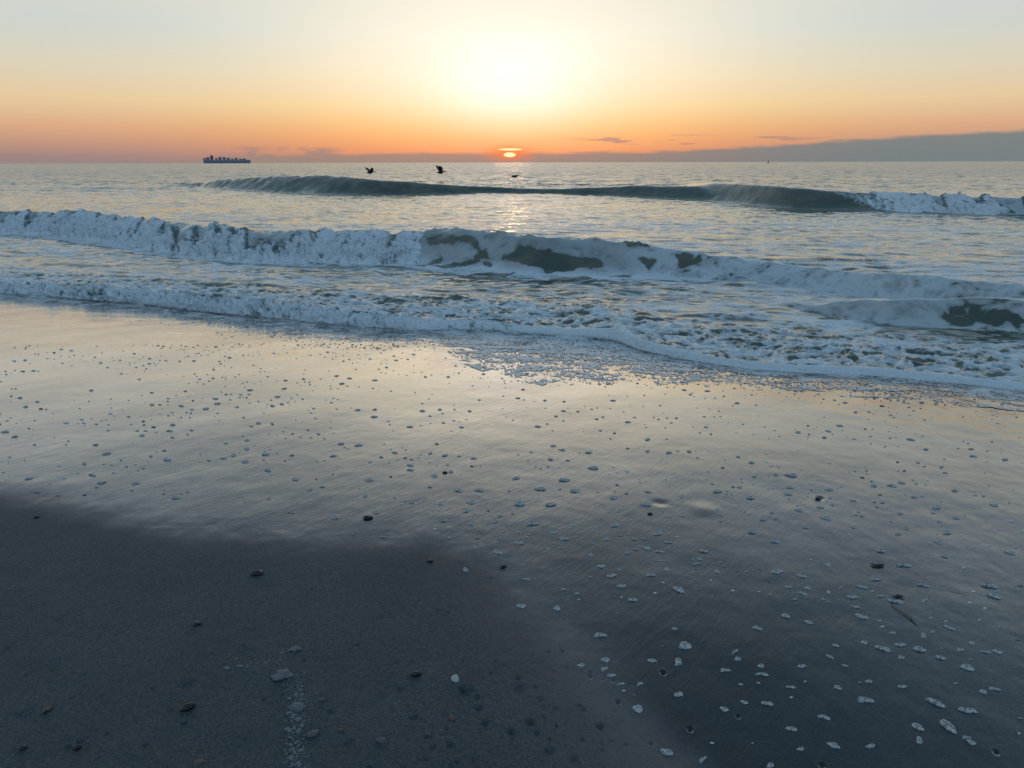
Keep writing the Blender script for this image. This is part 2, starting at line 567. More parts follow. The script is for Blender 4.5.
def inside_dist(x, y, pts):
    """signed distance to a closed outline, positive inside"""
    pts = np.vstack([pts, pts[:1]])
    best = np.full(x.shape, 1e9)
    par = np.zeros(x.shape, bool)
    for (x0, y0), (x1, y1) in zip(pts[:-1], pts[1:]):
        ux, uy = x1 - x0, y1 - y0
        t_ = np.clip(((x - x0) * ux + (y - y0) * uy) / (ux * ux + uy * uy + 1e-9), 0, 1)
        best = np.minimum(best, np.hypot(x - x0 - t_ * ux, y - y0 - t_ * uy))
        cr = ((y0 > y) != (y1 > y)) & (x < (x1 - x0) * (y - y0) / (y1 - y0 + 1e-12) + x0)
        par ^= cr
    return np.where(par, best, -best)


T2 = [([(327, 148), (380, 100), (440, 112), (520, 128), (560, 142), (640, 140), (648, 165), (560, 172), (540, 182), (470, 190), (465, 172), (400, 160)], 1.0),
      ([(765, 142), (825, 145), (815, 165), (800, 185), (785, 170)], .95), ([(880, 125), (965, 128), (970, 145), (925, 165), (890, 175), (895, 150)], .9),
      ([(50, 165), (130, 135), (145, 140), (75, 168)], .9), ([(100, 165), (170, 155), (235, 150), (240, 120), (280, 112), (278, 135), (230, 160), (140, 172)], .9),
      ([(160, 210), (240, 190), (375, 185), (340, 200), (250, 208)], .8), ([(480, 210), (610, 203), (610, 212), (490, 220)], .8),
      ([(665, 200), (750, 198), (740, 207), (670, 205)], .8), ([(265, 150), (290, 160), (298, 175), (280, 168)], .8),
      ([(80, 75), (150, 66), (250, 73), (250, 95), (150, 98), (90, 100)], .75), ([(700, 98), (760, 92), (840, 96), (800, 104), (730, 106)], .7)]
TEARS2 = [(tear(W2, q, 3.2, 400, 215), k_) for q, k_ in T2]
TEARS4 = [(tear(W4, [(655, 715), (700, 692), (780, 686), (900, 690), (960, 718), (985, 740), (955, 772), (900, 748), (760, 752), (690, 742)], 3.84, 768, 130), 1.0),
          (tear(W4, [(400, 735), (520, 748), (640, 768), (560, 768), (430, 748)], 3.84, 768, 130), .7),
          (tear(W4, [(850, 662), (950, 668), (975, 690), (900, 680)], 3.84, 768, 130), .7)]


def torn(x, s_, tears, seed):
    out = np.zeros_like(x)
    for pts, k_ in tears:
        m = (x > pts[:, 0].min() - .4) & (x < pts[:, 0].max() + .4) & (s_ > pts[:, 1].min() - .4) & (s_ < pts[:, 1].max() + .4)
        if not m.any():
            continue
        X, S = x[m], s_[m]
        d = inside_dist(X + 0.05 * noise2(X * 4, S * 5, seed), S + 0.03 * noise2(X * 5, S * 6, seed + 1), pts)
        d = d + 0.05 * fbm2(X * 5, S * 9, 3, seed + 2)
        out[m] = np.maximum(out[m], k_ * sstep(d, -0.045, 0.045))
    return out


def link_mesh(name, verts, faces, mat, parent=None, attrs=None, smooth=True):
    me = bpy.data.meshes.new(name)
    nv, nf = len(verts), len(faces)
    me.vertices.add(nv)
    me.vertices.foreach_set('co', np.asarray(verts, np.float32).ravel())
    k = faces.shape[1]
    me.loops.add(nf * k)
    me.loops.foreach_set('vertex_index', faces.astype(np.int32).ravel())
    me.polygons.add(nf)
    me.polygons.foreach_set('loop_start', np.arange(0, nf * k, k, dtype=np.int32))
    me.polygons.foreach_set('loop_total', np.full(nf, k, np.int32))
    me.polygons.foreach_set('use_smooth', np.full(nf, smooth))
    for an, av in (attrs or {}).items():
        a = me.attributes.new(an, 'FLOAT', 'POINT')
        a.data.foreach_set('value', np.asarray(av, np.float32).ravel())
    me.update(calc_edges=True)
    me.validate()
    me.materials.append(mat)
    o = bpy.data.objects.new(name, me)
    COL.objects.link(o)
    if parent:
        o.parent = parent
    return o


def grid_faces(nr, nc, keep=None):
    i = np.arange(nr - 1)[:, None] * nc + np.arange(nc - 1)[None, :]
    f = np.stack([i, i + 1, i + nc + 1, i + nc], -1).reshape(-1, 4)
    if keep is not None:
        f = f[keep.ravel()[f].any(1)]
    return f


def compact(v, f, attrs):
    used = np.unique(f)
    mp = np.full(len(v), -1, np.int64)
    mp[used] = np.arange(len(used))
    return v[used], mp[f], {k: a.ravel()[used] for k, a in attrs.items()}


# ------------------------------------------------------------------ materials
def mat(name):
    m = bpy.data.materials.new(name)
    m.use_nodes = True
    m.node_tree.nodes.clear()
    return m, NT(m.node_tree)


def finish(n, bsdf):
    o = n.new('ShaderNodeOutputMaterial')
    n.link(bsdf, o.inputs[0])


def principled(n, **kw):
    b = n.new('ShaderNodeBsdfPrincipled')
    for k, v in kw.items():
        if isinstance(v, tuple) and len(v) == 3 and k.endswith('Color'):
            v = (*v, 1)
        n.put(b.inputs[k], v)
    return b


def geo_pos(n):
    g = n.new('ShaderNodeNewGeometry')
    return V(n, g.outputs['Position'])


# sea
m_sea, n = mat('sea_water')
p = geo_pos(n)
fo = n.attr('foam')
warp = n.new('ShaderNodeVectorMath', operation='ADD')
wn = n.new('ShaderNodeTexNoise')
n.put(wn.inputs['Vector'], p)
wn.inputs['Scale'].default_value = 1.4
wn.inputs['Detail'].default_value = 3
wsc = n.new('ShaderNodeVectorMath', operation='SCALE')
n.link(wn.outputs['Color'], wsc.inputs[0])
wsc.inputs['Scale'].default_value = 0.55
n.put(warp.inputs[0], p)
n.link(wsc.outputs[0], warp.inputs[1])
wp = V(n, warp.outputs[0])
pa = n.noise(n.mapping(wp, scale=(0.55, 1.25, 1)), 1.5, 6, 0.6)
pb = n.noise(n.mapping(wp, scale=(0.8, 1.2, 1)), 9.0, 4, 0.6)
def vedge(vec, scale):
    q = n.new('ShaderNodeTexVoronoi', feature='DISTANCE_TO_EDGE')
    n.put(q.inputs['Vector'], vec)
    q.inputs['Scale'].default_value = scale
    q.inputs['Randomness'].default_value = 1.0
    return V(n, q.outputs['Distance'])


lv = n.mapping(wp, scale=(0.7, 1.15, 1))
e1 = n.smooth(vedge(lv, 2.6), 0.0, 0.30)
e2 = n.smooth(vedge(lv, 7.5), 0.0, 0.34)
pan = n.lin(pa, 0.30, 0.70)
pbn = n.lin(pb, 0.30, 0.70)
pat = pan * 0.34 + e1 * 0.26 + e2 * 0.20 + pbn * 0.20
fm = n.smooth(fo - pat, -0.05, 0.09)
fm = fm * n.smooth(fo, 0.02, 0.12)
thin = n.smooth(fo - pat, 0.0, 0.5, 0.50, 1.0)
fm = fm * thin * n.attr('opacity')
sepp = n.new('ShaderNodeSeparateXYZ')
n.put(sepp.inputs[0], p)
ydist = V(n, sepp.outputs[1])


def slopes(vec, scale, detail, rough, by=0.5):
    q = n.new('ShaderNodeTexNoise')
    n.put(q.inputs['Vector'], vec)
    q.inputs['Scale'].default_value = scale
    q.inputs['Detail'].default_value = detail
    q.inputs['Roughness'].default_value = rough
    sub = n.new('ShaderNodeVectorMath', operation='SUBTRACT')
    n.link(q.outputs['Color'], sub.inputs[0])
    sub.inputs[1].default_value = (0.5, by, 0.5)          # fronts of the chop face the shore
    return sub.outputs[0]


def vmul(a, b):
    q = n.new('ShaderNodeVectorMath', operation='MULTIPLY')
    n.put(q.inputs[0], a)
    n.put(q.inputs[1], b)
    return q.outputs[0]


def vscale(a, b):
    q = n.new('ShaderNodeVectorMath', operation='SCALE')
    n.put(q.inputs[0], a)
    n.put(q.inputs['Scale'], b)
    return q.outputs[0]


def vadd(a, b):
    q = n.new('ShaderNodeVectorMath', operation='ADD')
    n.put(q.inputs[0], a)
    n.put(q.inputs[1], b)
    return q.outputs[0]


s_near = vmul(slopes(n.mapping(p, scale=(0.9, 2.2, 1)), 2.4, 5, 0.62, 0.512), (0.16, 0.32, 0))
s_far = vmul(slopes(n.mapping(p, scale=(0.5, 1.3, 1)), 1.1, 6, 0.68, 0.550), (0.6, 1.5, 0))
fw = n.smooth(ydist, 28, 75)
gn = n.new('ShaderNodeNewGeometry')
tot = vadd(vscale(s_near, n.m('SUBTRACT', 1.0, fw)), vscale(s_far, fw))
nrmz = n.new('ShaderNodeVectorMath', operation='NORMALIZE')
n.link(vadd(gn.outputs['Normal'], tot), nrmz.inputs[0])
bmp = V(n, nrmz.outputs[0])
fbub = n.noise(p, 55.0, 3, 0.6)
fbig = n.noise(p, 9.0, 3, 0.6)
fb = n.bump(fbub, 0.35, 0.02)
fb = n.bump(fbig, 0.5, 0.05, fb)
silt = n.noise(n.mapping(wp, scale=(0.6, 1.2, 2.0)), 1.2, 4, 0.6)
wat = principled(n, **{'Base Color': n.mix(n.smooth(silt, 0.35, 0.65), (0.052, 0.066, 0.048), (0.112, 0.112, 0.070)), 'Roughness': n.lin(ydist, 10, 120, 0.07, 0.20), 'IOR': 1.6, 'Normal': bmp})
foam = principled(n, **{'Base Color': (0.74, 0.78, 0.80), 'Roughness': 0.55, 'IOR': 1.3, 'Normal': fb})
mx = n.new('ShaderNodeMixShader')
n.put(mx.inputs[0], fm)
n.link(wat.outputs[0], mx.inputs[1])
n.link(foam.outputs[0], mx.inputs[2])
finish(n, mx.outputs[0])

# thick froth
m_froth, n = mat('sea_froth')
p = geo_pos(n)
g1 = n.noise(p, 14.0, 5, 0.65)
g2 = n.noise(p, 60.0, 3, 0.6)
nb = n.bump(g2, 0.5, 0.02)
nb = n.bump(g1, 0.7, 0.06, nb)
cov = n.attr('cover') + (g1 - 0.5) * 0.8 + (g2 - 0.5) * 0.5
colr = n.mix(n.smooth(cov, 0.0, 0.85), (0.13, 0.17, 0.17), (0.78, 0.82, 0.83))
b = principled(n, **{'Base Color': colr, 'Roughness': 0.6, 'IOR': 1.3, 'Normal': nb})
finish(n, b.outputs[0])

# thin foam sheet
m_lace, n = mat('lace_foam')
p = geo_pos(n)
nb = n.bump(n.noise(p, 160.0, 2, 0.6), 0.5, 0.006)
b = principled(n, **{'Base Color': n.mix(n.noise(p, 30.0, 3, 0.6), (0.40, 0.42, 0.42), (0.75, 0.76, 0.76)), 'Roughness': 0.35, 'IOR': 1.33, 'Normal': nb})
finish(n, b.outputs[0])

# foam blobs on the sand
m_blob, n = mat('bubble_foam')
tcn = n.new('ShaderNodeTexCoord')
ob = V(n, tcn.outputs['Object'])
vor = n.new('ShaderNodeTexVoronoi', feature='F1')
n.put(vor.inputs['Vector'], ob)
vor.inputs['Scale'].default_value = 6.0
vd = V(n, vor.outputs['Distance'])
nb = n.bump(n.m('SUBTRACT', 1.0, vd), 0.35, 0.06)
colr = n.mix(n.smooth(n.noise(ob, 3.6, 4, 0.65), 0.40, 0.60), (0.20, 0.20, 0.19), (0.66, 0.65, 0.62))
b = principled(n, **{'Base Color': colr, 'Roughness': 0.45, 'IOR': 1.33, 'Normal': nb})
finish(n, b.outputs[0])

# sand
m_sand, n = mat('wet_sand')
p = geo_pos(n)
film = n.attr('film')
damp = n.attr('damp')
nearv = n.attr('nearness')
grain = n.noise(p, 230.0, 3, 0.75)
grain2 = n.noise(p, 60.0, 4, 0.65)
mott = n.noise(p, 2.3, 5, 0.6)
# backwash streaks: stretched down the slope, slightly fanned
ST = R(51)


def along(sx_, sy_):
    return n.mapping(n.mapping(p, rot=(0, 0, -ST)), scale=(sx_, sy_, 1))


streak = n.noise(along(8.0, 48.0), 1.0, 5, 0.65, 0.9)
streak2 = n.noise(along(0.6, 3.4), 1.0, 4, 0.55, 0.9)
sheet = n.noise(along(0.7, 1.6), 1.0, 3, 0.5, 0.2)
base = n.mix(n.smooth(mott, 0.3, 0.7), (0.084, 0.106, 0.112), (0.104, 0.128, 0.134))
base = n.mix(n.smooth(grain2, 0.35, 0.68) * 0.6, base.s, (0.060, 0.078, 0.084))
gr3 = n.noise(p, 140.0, 2, 0.6)
gr4 = n.noise(p, 300.0, 1, 0.5)
gcol = n.new('ShaderNodeCombineXYZ')
gv = n.lin(gr3, 0.30, 0.70, 0.62, 1.38) * n.lin(gr4, 0.3, 0.7, 0.75, 1.25)
for k_ in range(3):
    n.link(gv.s, gcol.inputs[k_])
base = n.mix(1.0, base.s, gcol.outputs[0], 'MULTIPLY')
base = n.mix(damp * 0.70, base.s, (0.185, 0.165, 0.158))
base = n.mix(film * film * 0.8, base.s, (0.012, 0.017, 0.020))
spk = n.smooth(grain, 0.58, 0.72)
base = n.mix(spk * 0.55 * (1.0 - film * 0.7), base.s, (0.20, 0.19, 0.18))
nb = n.bump(grain, n.lin(film, 0, 1, 1.0, 0.1), 0.009)
nb = n.bump(grain2, n.lin(film, 0, 1, 0.8, 0.1), 0.016, nb)
nf = n.bump(streak, n.lin(film, 0, 1, 0.0, 0.15), 0.008)
nf = n.bump(streak2, n.lin(film, 0, 1, 0.0, 0.05), 0.04, nf)
nf = n.bump(grain2, 0.05, 0.006, nf)
nb = n.bump(streak, n.lin(film, 0, 1, 0.05, 0.3), 0.010, nb)
dif = principled(n, **{'Base Color': base, 'Roughness': 0.6, 'IOR': 1.36, 'Specular IOR Level': n.lin(film, 0, 1, 0.4, 0.1), 'Normal': nb})
gl = n.new('ShaderNodeBsdfAnisotropic') if False else n.new('ShaderNodeBsdfGlossy')
n.put(gl.inputs['Roughness'], n.lin(streak2 * 0.5 + sheet * 0.5, 0.35, 0.65, 0.13, 0.06))
n.put(gl.inputs['Normal'], nf)
gl.inputs['Color'].default_value = (1, 1, 1, 1)
lw = n.new('ShaderNodeLayerWeight')
n.put(lw.inputs['Normal'], nf)
lw.inputs['Blend'].default_value = 0.5
fres = n.ramp(V(n, lw.outputs['Facing']), [(q0, (q1, q1, q1)) for q0, q1 in ((0, .008), (.26, .012), (.41, .05), (.50, .10), (.57, .17), (.666, .33), (.75, .56), (.82, .80), (.92, .93))])
fac = n.m('MINIMUM', fres, 0.93) * film * n.lin(sheet, 0.3, 0.7, 0.82, 1.0)
mx = n.new('ShaderNodeMixShader')
n.put(mx.inputs[0], fac)
n.link(dif.outputs[0], mx.inputs[1])
n.link(gl.outputs[0], mx.inputs[2])
finish(n, mx.outputs[0])


def plain(name, col, rough=0.6, var=0.3, scale=20.0):
    m, n = mat(name)
    tcn = n.new('ShaderNodeTexCoord')
    q = n.noise(V(n, tcn.outputs['Object']), scale, 3, 0.6)
    c = n.mix(q, tuple(v * (1 - var) for v in col), tuple(min(1, v * (1 + var)) for v in col))
    b = principled(n, **{'Base Color': c, 'Roughness': rough})
    finish(n, b.outputs[0])
    return m


# ------------------------------------------------------------------ sea mesh
dense = np.arange(R(-41), R(41), 0.00145)
theta = np.concatenate([np.linspace(R(-80), R(-41), 160)[:-1], dense, np.linspace(R(41), R(80), 160)[1:]])
rr = [3.4]
while rr[-1] < 70:
    rr.append(rr[-1] * 1.0042)
while rr[-1] < 400:
    rr.append(rr[-1] * 1.012)
while rr[-1] < 70000:
    rr.append(rr[-1] * 1.05)
rr = np.array(rr)
RR, TH = np.meshgrid(rr, theta, indexing='ij')
# the outer side wings reach far beyond the frame
gx, gy = RR * np.sin(TH), RR * np.cos(TH)
gz_, gf, go = water(gx.ravel(), gy.ravel())
vis = (gy.ravel() - edge_y(gx.ravel())) > -0.35
gfaces = grid_faces(len(rr), len(theta), vis)
v3 = np.stack([gx.ravel(), gy.ravel(), gz_], -1)
v3, gfaces, at = compact(v3, gfaces, {'foam': gf, 'opacity': go})
gfaces = gfaces[:, ::-1]
sea = link_mesh('sea', v3, gfaces, m_sea, attrs=at)
sea['kind'] = 'structure'


# ------------------------------------------------------------------ whitewater
def froth(name, P, u, v, thick, amp, sc, label, seed=0, edge_fade=0.12, top=0.0, solid=0.0, start=0.04):
    """P(u, v) -> base points (nu, nv, 3); pushes them out along the surface with billows"""
    U, VV = np.meshgrid(u, v, indexing='ij')
    b = P(U, VV)
    du = np.gradient(b, axis=0)
    dv = np.gradient(b, axis=1)
    nn = np.cross(du, dv)
    nn /= np.linalg.norm(nn, axis=-1, keepdims=True) + 1e-9
    nn *= np.sign(nn[..., 2:3] + 1e-6)
    X, Y, Z = b[..., 0], b[..., 1], b[..., 2]
    bil = 0
    a, f_, tot = 1.0, 1.0 / sc, 0
    wx, wy, wz = (0.25 * sc * noise3(X / sc * 1.3 + k_, Y / sc * 1.3, Z / sc * 1.3, seed + 50 + k_) for k_ in (0, 5, 9))
    for i in range(5):
        q = noise3((X + wx) * f_ * 0.85, (Y + wy) * f_, (Z + wz) * f_, seed + i)
        bil = bil + a * (np.abs(q) * 2.0 + 0.01) ** 0.68
        tot += a
        a *= 0.68
        f_ *= 2.2
    bil = (bil / tot - 0.52) * 1.9
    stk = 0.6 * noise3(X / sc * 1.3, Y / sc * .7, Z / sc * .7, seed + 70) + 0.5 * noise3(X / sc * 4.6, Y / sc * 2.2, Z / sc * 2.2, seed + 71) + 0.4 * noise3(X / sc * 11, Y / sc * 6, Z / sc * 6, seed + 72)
    vn = (VV - v[0]) / (v[-1] - v[0])
    tn = top * np.clip(0.55 + 0.65 * noise2(U * 0.7, U * 0 + .7, seed + 30) + 0.5 * noise2(U * 2.4, U * 0 + 2.7, seed + 31), 0.05, 1.4)
    fade = sstep(vn, tn, tn + 0.20) * (1 - sstep(vn, 1 - edge_fade, 1))
    un = (U - u[0]) / (u[-1] - u[0])
    fade = fade * sstep(un + 0.25 * start * noise2(VV * 3, U * 1.2, seed + 36), 0, start) * (1 - sstep(un + 0.02 * noise2(VV * 3, U * 2, seed + 33), 0.93, 1))
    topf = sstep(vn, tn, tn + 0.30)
    th = thick(U, VV) * fade
    d = th * (0.50 + amp * bil) - 0.035 * (1 - fade) ** 2
    pts = b + nn * d[..., None]
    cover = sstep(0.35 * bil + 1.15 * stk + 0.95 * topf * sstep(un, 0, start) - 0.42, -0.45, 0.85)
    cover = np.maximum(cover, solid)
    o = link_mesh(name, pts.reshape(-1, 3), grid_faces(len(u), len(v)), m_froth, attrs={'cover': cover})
    o['kind'] = 'stuff'
    o['label'] = label
    return o


def wave_surface(w, wb_k, s_lo, s_hi, wob, seed):
    def P(U, VV):
        A = w['A'](U)
        wf = w['k'] * np.maximum(A, 0.05)
        toe = w['toe'](U)
        sl = (w['toe'](U + 0.3) - w['toe'](U - 0.3)) / 0.6
        scal = 0.24 * noise2(U * 1.0, U * 0 + 4.4, seed + 7) + 0.12 * noise2(U * 3.1, U * 0 + 1.4, seed + 8)
        s = np.where(VV < 0, VV * np.abs(s_lo), VV * wf * s_hi * (1 + scal))
        y = toe + wf * np.sqrt(1 + sl * sl) - s * np.sqrt(1 + sl * sl)
        z = water(U.ravel(), y.ravel())[0]
        return np.stack([U, y, z.reshape(U.shape)], -1)
    return P


x_a, x_b = on_sea(-60, 232)[0], X430 + 0.15
wA = lambda U: W2['A'](U)
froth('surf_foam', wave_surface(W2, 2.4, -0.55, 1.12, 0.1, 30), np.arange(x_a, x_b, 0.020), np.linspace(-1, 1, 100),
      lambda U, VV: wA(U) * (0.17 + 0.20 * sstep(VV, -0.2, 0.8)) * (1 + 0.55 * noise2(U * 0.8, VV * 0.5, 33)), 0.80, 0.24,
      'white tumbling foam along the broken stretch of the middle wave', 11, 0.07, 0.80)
x_a, x_b = on_sea(842, 209)[0], on_sea(1100, 216)[0]
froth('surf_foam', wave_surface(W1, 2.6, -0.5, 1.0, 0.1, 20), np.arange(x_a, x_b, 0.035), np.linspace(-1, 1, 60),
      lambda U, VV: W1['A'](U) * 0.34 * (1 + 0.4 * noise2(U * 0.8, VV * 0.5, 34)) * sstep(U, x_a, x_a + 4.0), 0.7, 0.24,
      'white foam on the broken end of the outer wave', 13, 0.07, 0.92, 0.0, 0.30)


def swash_surface(depth):
    def P(U, VV):
        sc = 0.10 * noise2(U * 1.7, U * 0 + 2.2, 91) + 0.05 * noise2(U * 4.4, U * 0 + 5.2, 92)
        y = edge_y(U) + depth * (1 - VV) * (1 + 0.4 * noise2(U * 1.1, U * 0, 93)) - 0.03 + sc * VV * SWA(U) * 2.2
        z = water(U.ravel(), np.maximum(y, edge_y(U) + 0.004).ravel())[0]
        z = z.reshape(U.shape)
        z = np.where(y < edge_y(U), sand_plane(U, y) + 0.004, z)
        return np.stack([U, y, z], -1)
    return P


x_a, x_b = px_x(0) - 1.5, px_x(560)
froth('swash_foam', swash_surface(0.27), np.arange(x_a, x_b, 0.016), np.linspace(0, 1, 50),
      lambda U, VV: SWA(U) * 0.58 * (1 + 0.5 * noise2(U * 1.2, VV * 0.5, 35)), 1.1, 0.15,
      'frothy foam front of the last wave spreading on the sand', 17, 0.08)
x_a, x_b = px_x(500), px_x(1024) + 2.5
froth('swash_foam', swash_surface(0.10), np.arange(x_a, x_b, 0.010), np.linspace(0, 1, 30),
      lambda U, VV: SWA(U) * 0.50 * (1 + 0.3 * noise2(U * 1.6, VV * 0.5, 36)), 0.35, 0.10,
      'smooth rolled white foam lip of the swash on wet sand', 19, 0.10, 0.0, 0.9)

# ------------------------------------------------------------------ sand
th2 = np.concatenate([np.linspace(R(-179.9), R(-46), 120)[:-1], np.arange(R(-46), R(46), 0.0013), np.linspace(R(46), R(179.9), 120)[1:]])
r2 = [0.3]
while r2[-1] < 1.2:
    r2.append(r2[-1] * 1.03)
while r2[-1] < 3.2:
    r2.append(r2[-1] * 1.0030)
while r2[-1] < 13:
    r2.append(r2[-1] * 1.0046)
while r2[-1] < 400:
    r2.append(r2[-1] * 1.08)
r2 = np.array(r2)
R2, T2 = np.meshgrid(r2, th2, indexing='ij')
sx, sy = (R2 * np.sin(T2)).ravel(), (R2 * np.cos(T2)).ravel()

# edge of the water film on the sand (drained sand lies landward of it)
film_px = [(-150, 470), (0, 492), (60, 506), (120, 520), (200, 533), (270, 541), (330, 545), (390, 543), (440, 543), (480, 557), (505, 580),
           (530, 610), (552, 640), (580, 680), (600, 710), (630, 750), (660, 800), (700, 900)]
fpts = np.array([on_sand(*q) for q in film_px])


def poly_dist(x, y, pts):
    best = np.full(x.shape, 1e9)
    sgn = np.ones(x.shape)
    for (x0, y0), (x1, y1) in zip(pts[:-1], pts[1:]):
        ux, uy = x1 - x0, y1 - y0
        L = ux * ux + uy * uy
        t_ = np.clip(((x - x0) * ux + (y - y0) * uy) / L, 0, 1)
        qx, qy = x - (x0 + t_ * ux), y - (y0 + t_ * uy)
        d = np.hypot(qx, qy)
        c = ux * (y - y0) - uy * (x - x0)
        m = d < best
        best = np.where(m, d, best)
        sgn = np.where(m, np.sign(c), sgn)
    return best * sgn            # positive on the seaward side


fd = poly_dist(sx, sy, np.vstack([[fpts[0][0] - 30, fpts[0][1] - 4], fpts, [fpts[-1][0] + 0.5, -6]]))
fdn = fd + 0.07 * fbm2(sx * 3.0, sy * 3.0, 4, 120) + 0.04 * fbm2(sx * 9, sy * 9, 3, 121)
film_v = sstep(fdn, -0.12, 0.24) * (1 - 0.34 * sstep(sx, 0.6, 3.6) * (sy > 0))
damp_v = np.exp(-((fdn - 0.0) / np.where(sx > -0.35, 0.20, 0.12)) ** 2)

DENTS = []   # (x, y, radius, depth)
holes_px = [(330, 713, 5, .5), (412, 676, 4, .4), (466, 693, 9, .35), (479, 709, 6, .5), (485, 724, 5, .7), (511, 732, 5, .7), (530, 723, 6, .7), (537, 733, 4, .7),
            (518, 678, 4, .6), (462, 690, 5, .6), (472, 689, 4, .6), (477, 698, 5, .5), (590, 676, 4, .6), (580, 706, 3, .7), (584, 710, 3, .7),
            (600, 726, 5, .8), (618, 702, 4, .8), (663, 673, 4, .8), (690, 729, 4, .8), (738, 716, 3, .8), (651, 743, 3, .8), (626, 744, 3, .6),
            (562, 652, 3, .6), (548, 652, 3, .6), (520, 690, 10, .3), (540, 700, 6, .4), (450, 745, 5, .5), (573, 760, 6, .5), (414, 718, 6, .4),
            (68, 748, 4, .6), (25, 715, 8, .3), (80, 742, 4, .6), (996, 753, 4, .6), (822, 766, 4, .6), (186, 686, 10, .25), (400, 690, 8, .3),
            (660, 503, 12, .10), (820, 498, 6, .35), (703, 509, 24, -.05), (550, 752, 7, .4), (347, 745, 8, .3)]
for px, py, rpx, dep in holes_px:
    hx, hy = on_sand(px, py)
    rad = rpx / F * math.hypot(hy, EYE - 0.25) * 0.62
    DENTS.append((hx, hy, rad, dep))
rng = np.random.RandomState(3)
for q_ in range(150):
    px, py = (rng.uniform(380, 620), rng.uniform(655, 768)) if q_ < 70 else (rng.uniform(0, 500), rng.uniform(560, 768))
    hx, hy = on_sand(px, py)
    DENTS.append((hx, hy, rng.uniform(.003, .007), rng.uniform(.3, .8)))

sz = sand_plane(sx, sy)
dl = np.hypot(sx, sy)
near_m = 1 - sstep(dl, 10, 16)
und = 0.008 * fbm2(sx * 0.6, sy * 0.6, 3, 130) + 0.002 * fbm2(sx * 3.5, sy * 3.5, 3, 131)
fine = (0.0030 * fbm2(sx * 16, sy * 16, 4, 132) + 0.0055 * fbm2(sx * 5, sy * 5, 2, 133)) * (1 - film_v * 0.85)
sz = sz + und * near_m + fine * near_m
for hx, hy, rad, dep in DENTS:
    q = (sx - hx) ** 2 + (sy - hy) ** 2
    m = q < (3 * rad) ** 2
    qq = q[m] / rad ** 2
    sz[m] += rad * dep * (-np.exp(-qq * 1.2) * 1.3 + (0.20 if dep > .3 else 0.08) * np.exp(-((np.sqrt(qq) - 1.5) / 0.5) ** 2))
sf = grid_faces(len(r2), len(th2))
sv = np.stack([sx, sy, sz], -1)
# close the ring behind and the disc under the feet
nc = len(th2)
ring = np.arange(len(r2) - 1) * nc
sf = np.vstack([sf, np.stack([ring + nc - 1, ring, ring + nc, ring + 2 * nc - 1], -1)])
sv = np.vstack([sv, [[0, 0, float(sand_plane(np.array(0.), np.array(0.)))]]])
cen = len(sv) - 1
kk = np.arange(0, nc - 2, 2)
sf = np.vstack([sf, np.stack([np.full_like(kk, cen), kk + 2, kk + 1, kk], -1)[:, ::-1]])
ext = lambda a, v=0.0: np.append(a, v)
sand = link_mesh('sand_beach', sv, sf[:, ::-1], m_sand, attrs={'film': ext(film_v), 'damp': ext(damp_v), 'nearness': ext(near_m)})
sand['kind'] = 'structure'


# ------------------------------------------------------------------ things
def tag(o, label, cat, group=None):
    o['label'] = label
    o['category'] = cat
    if group:
        o['group'] = group
    return o


def sand_z(x, y):
    x, y = np.array([x], float), np.array([y], float)
    return float((sand_plane(x, y) + 0.008 * fbm2(x * 0.6, y * 0.6, 3, 130) + 0.002 * fbm2(x * 3.5, y * 3.5, 3, 131))[0])


def pix_size(px, py):
    x, y = on_sand(px, py)
    return math.sqrt(x * x + y * y + (EYE - sand_z(x, y)) ** 2) / F


# --- foam blobs: bumpy low domes of bubbles
def blob_mesh(seed, lobes=5, nr=7, na=26, name='foam_blob'):
    rs = np.random.RandomState(seed)
    cs = [(0, 0, 0.60)] + [(rs.uniform(-.85, .85), rs.uniform(-.55, .55), rs.uniform(.18, .55)) for _ in range(lobes)]
    a = np.linspace(0, 2 * np.pi, na, endpoint=False)
    # outline: union of discs
    rad = np.zeros(na)
    for cx, cy, cr in cs:
        for i, t_ in enumerate(a):
            dxx, dyy = math.cos(t_), math.sin(t_)
            b_ = dxx * cx + dyy * cy
            disc_ = b_ * b_ - (cx * cx + cy * cy - cr * cr)
            if disc_ > 0:
                rad[i] = max(rad[i], b_ + math.sqrt(disc_))
    rad *= 1 + 0.10 * noise2(np.cos(a) * 2.5 + seed, np.sin(a) * 2.5, seed)
    ps = []
    for j in range(nr):
        f_ = 1 - j / nr
        rim = f_ * rad * (1.0 if j else 1.04)
        X, Y = rim * np.cos(a), rim * np.sin(a)
        h = 0.34 * np.sqrt(np.clip(1 - f_ ** 2.6, 0, 1))
        h = h * (1 + 0.35 * noise2(X * 3 + seed, Y * 3, seed + 3)) + 0.10 * np.abs(noise2(X * 7, Y * 7 + seed, seed + 4)) * (j > 0)
        if j == 0:
            h = h * 0 - 0.06
        ps.append(np.stack([X, Y, h], -1))
    v = np.concatenate(ps + [[[0, 0, 0.36]]])
    fs = []
    for j in range(nr - 1):
        for i in range(na):
            i2 = (i + 1) % na
            fs.append((j * na + i, j * na + i2, (j + 1) * na + i2, (j + 1) * na + i))
    for i in range(0, na, 2):
        fs.append(((nr - 1) * na + i, (nr - 1) * na + (i + 1) % na, (nr - 1) * na + (i + 2) % na, nr * na))
    return v, np.array(fs)


BLOBS = [blob_mesh(s, 3 + s % 4) for s in range(10)]
SMALL = [blob_mesh(40 + s, 2, 4, 12) for s in range(5)]
blob_me = []


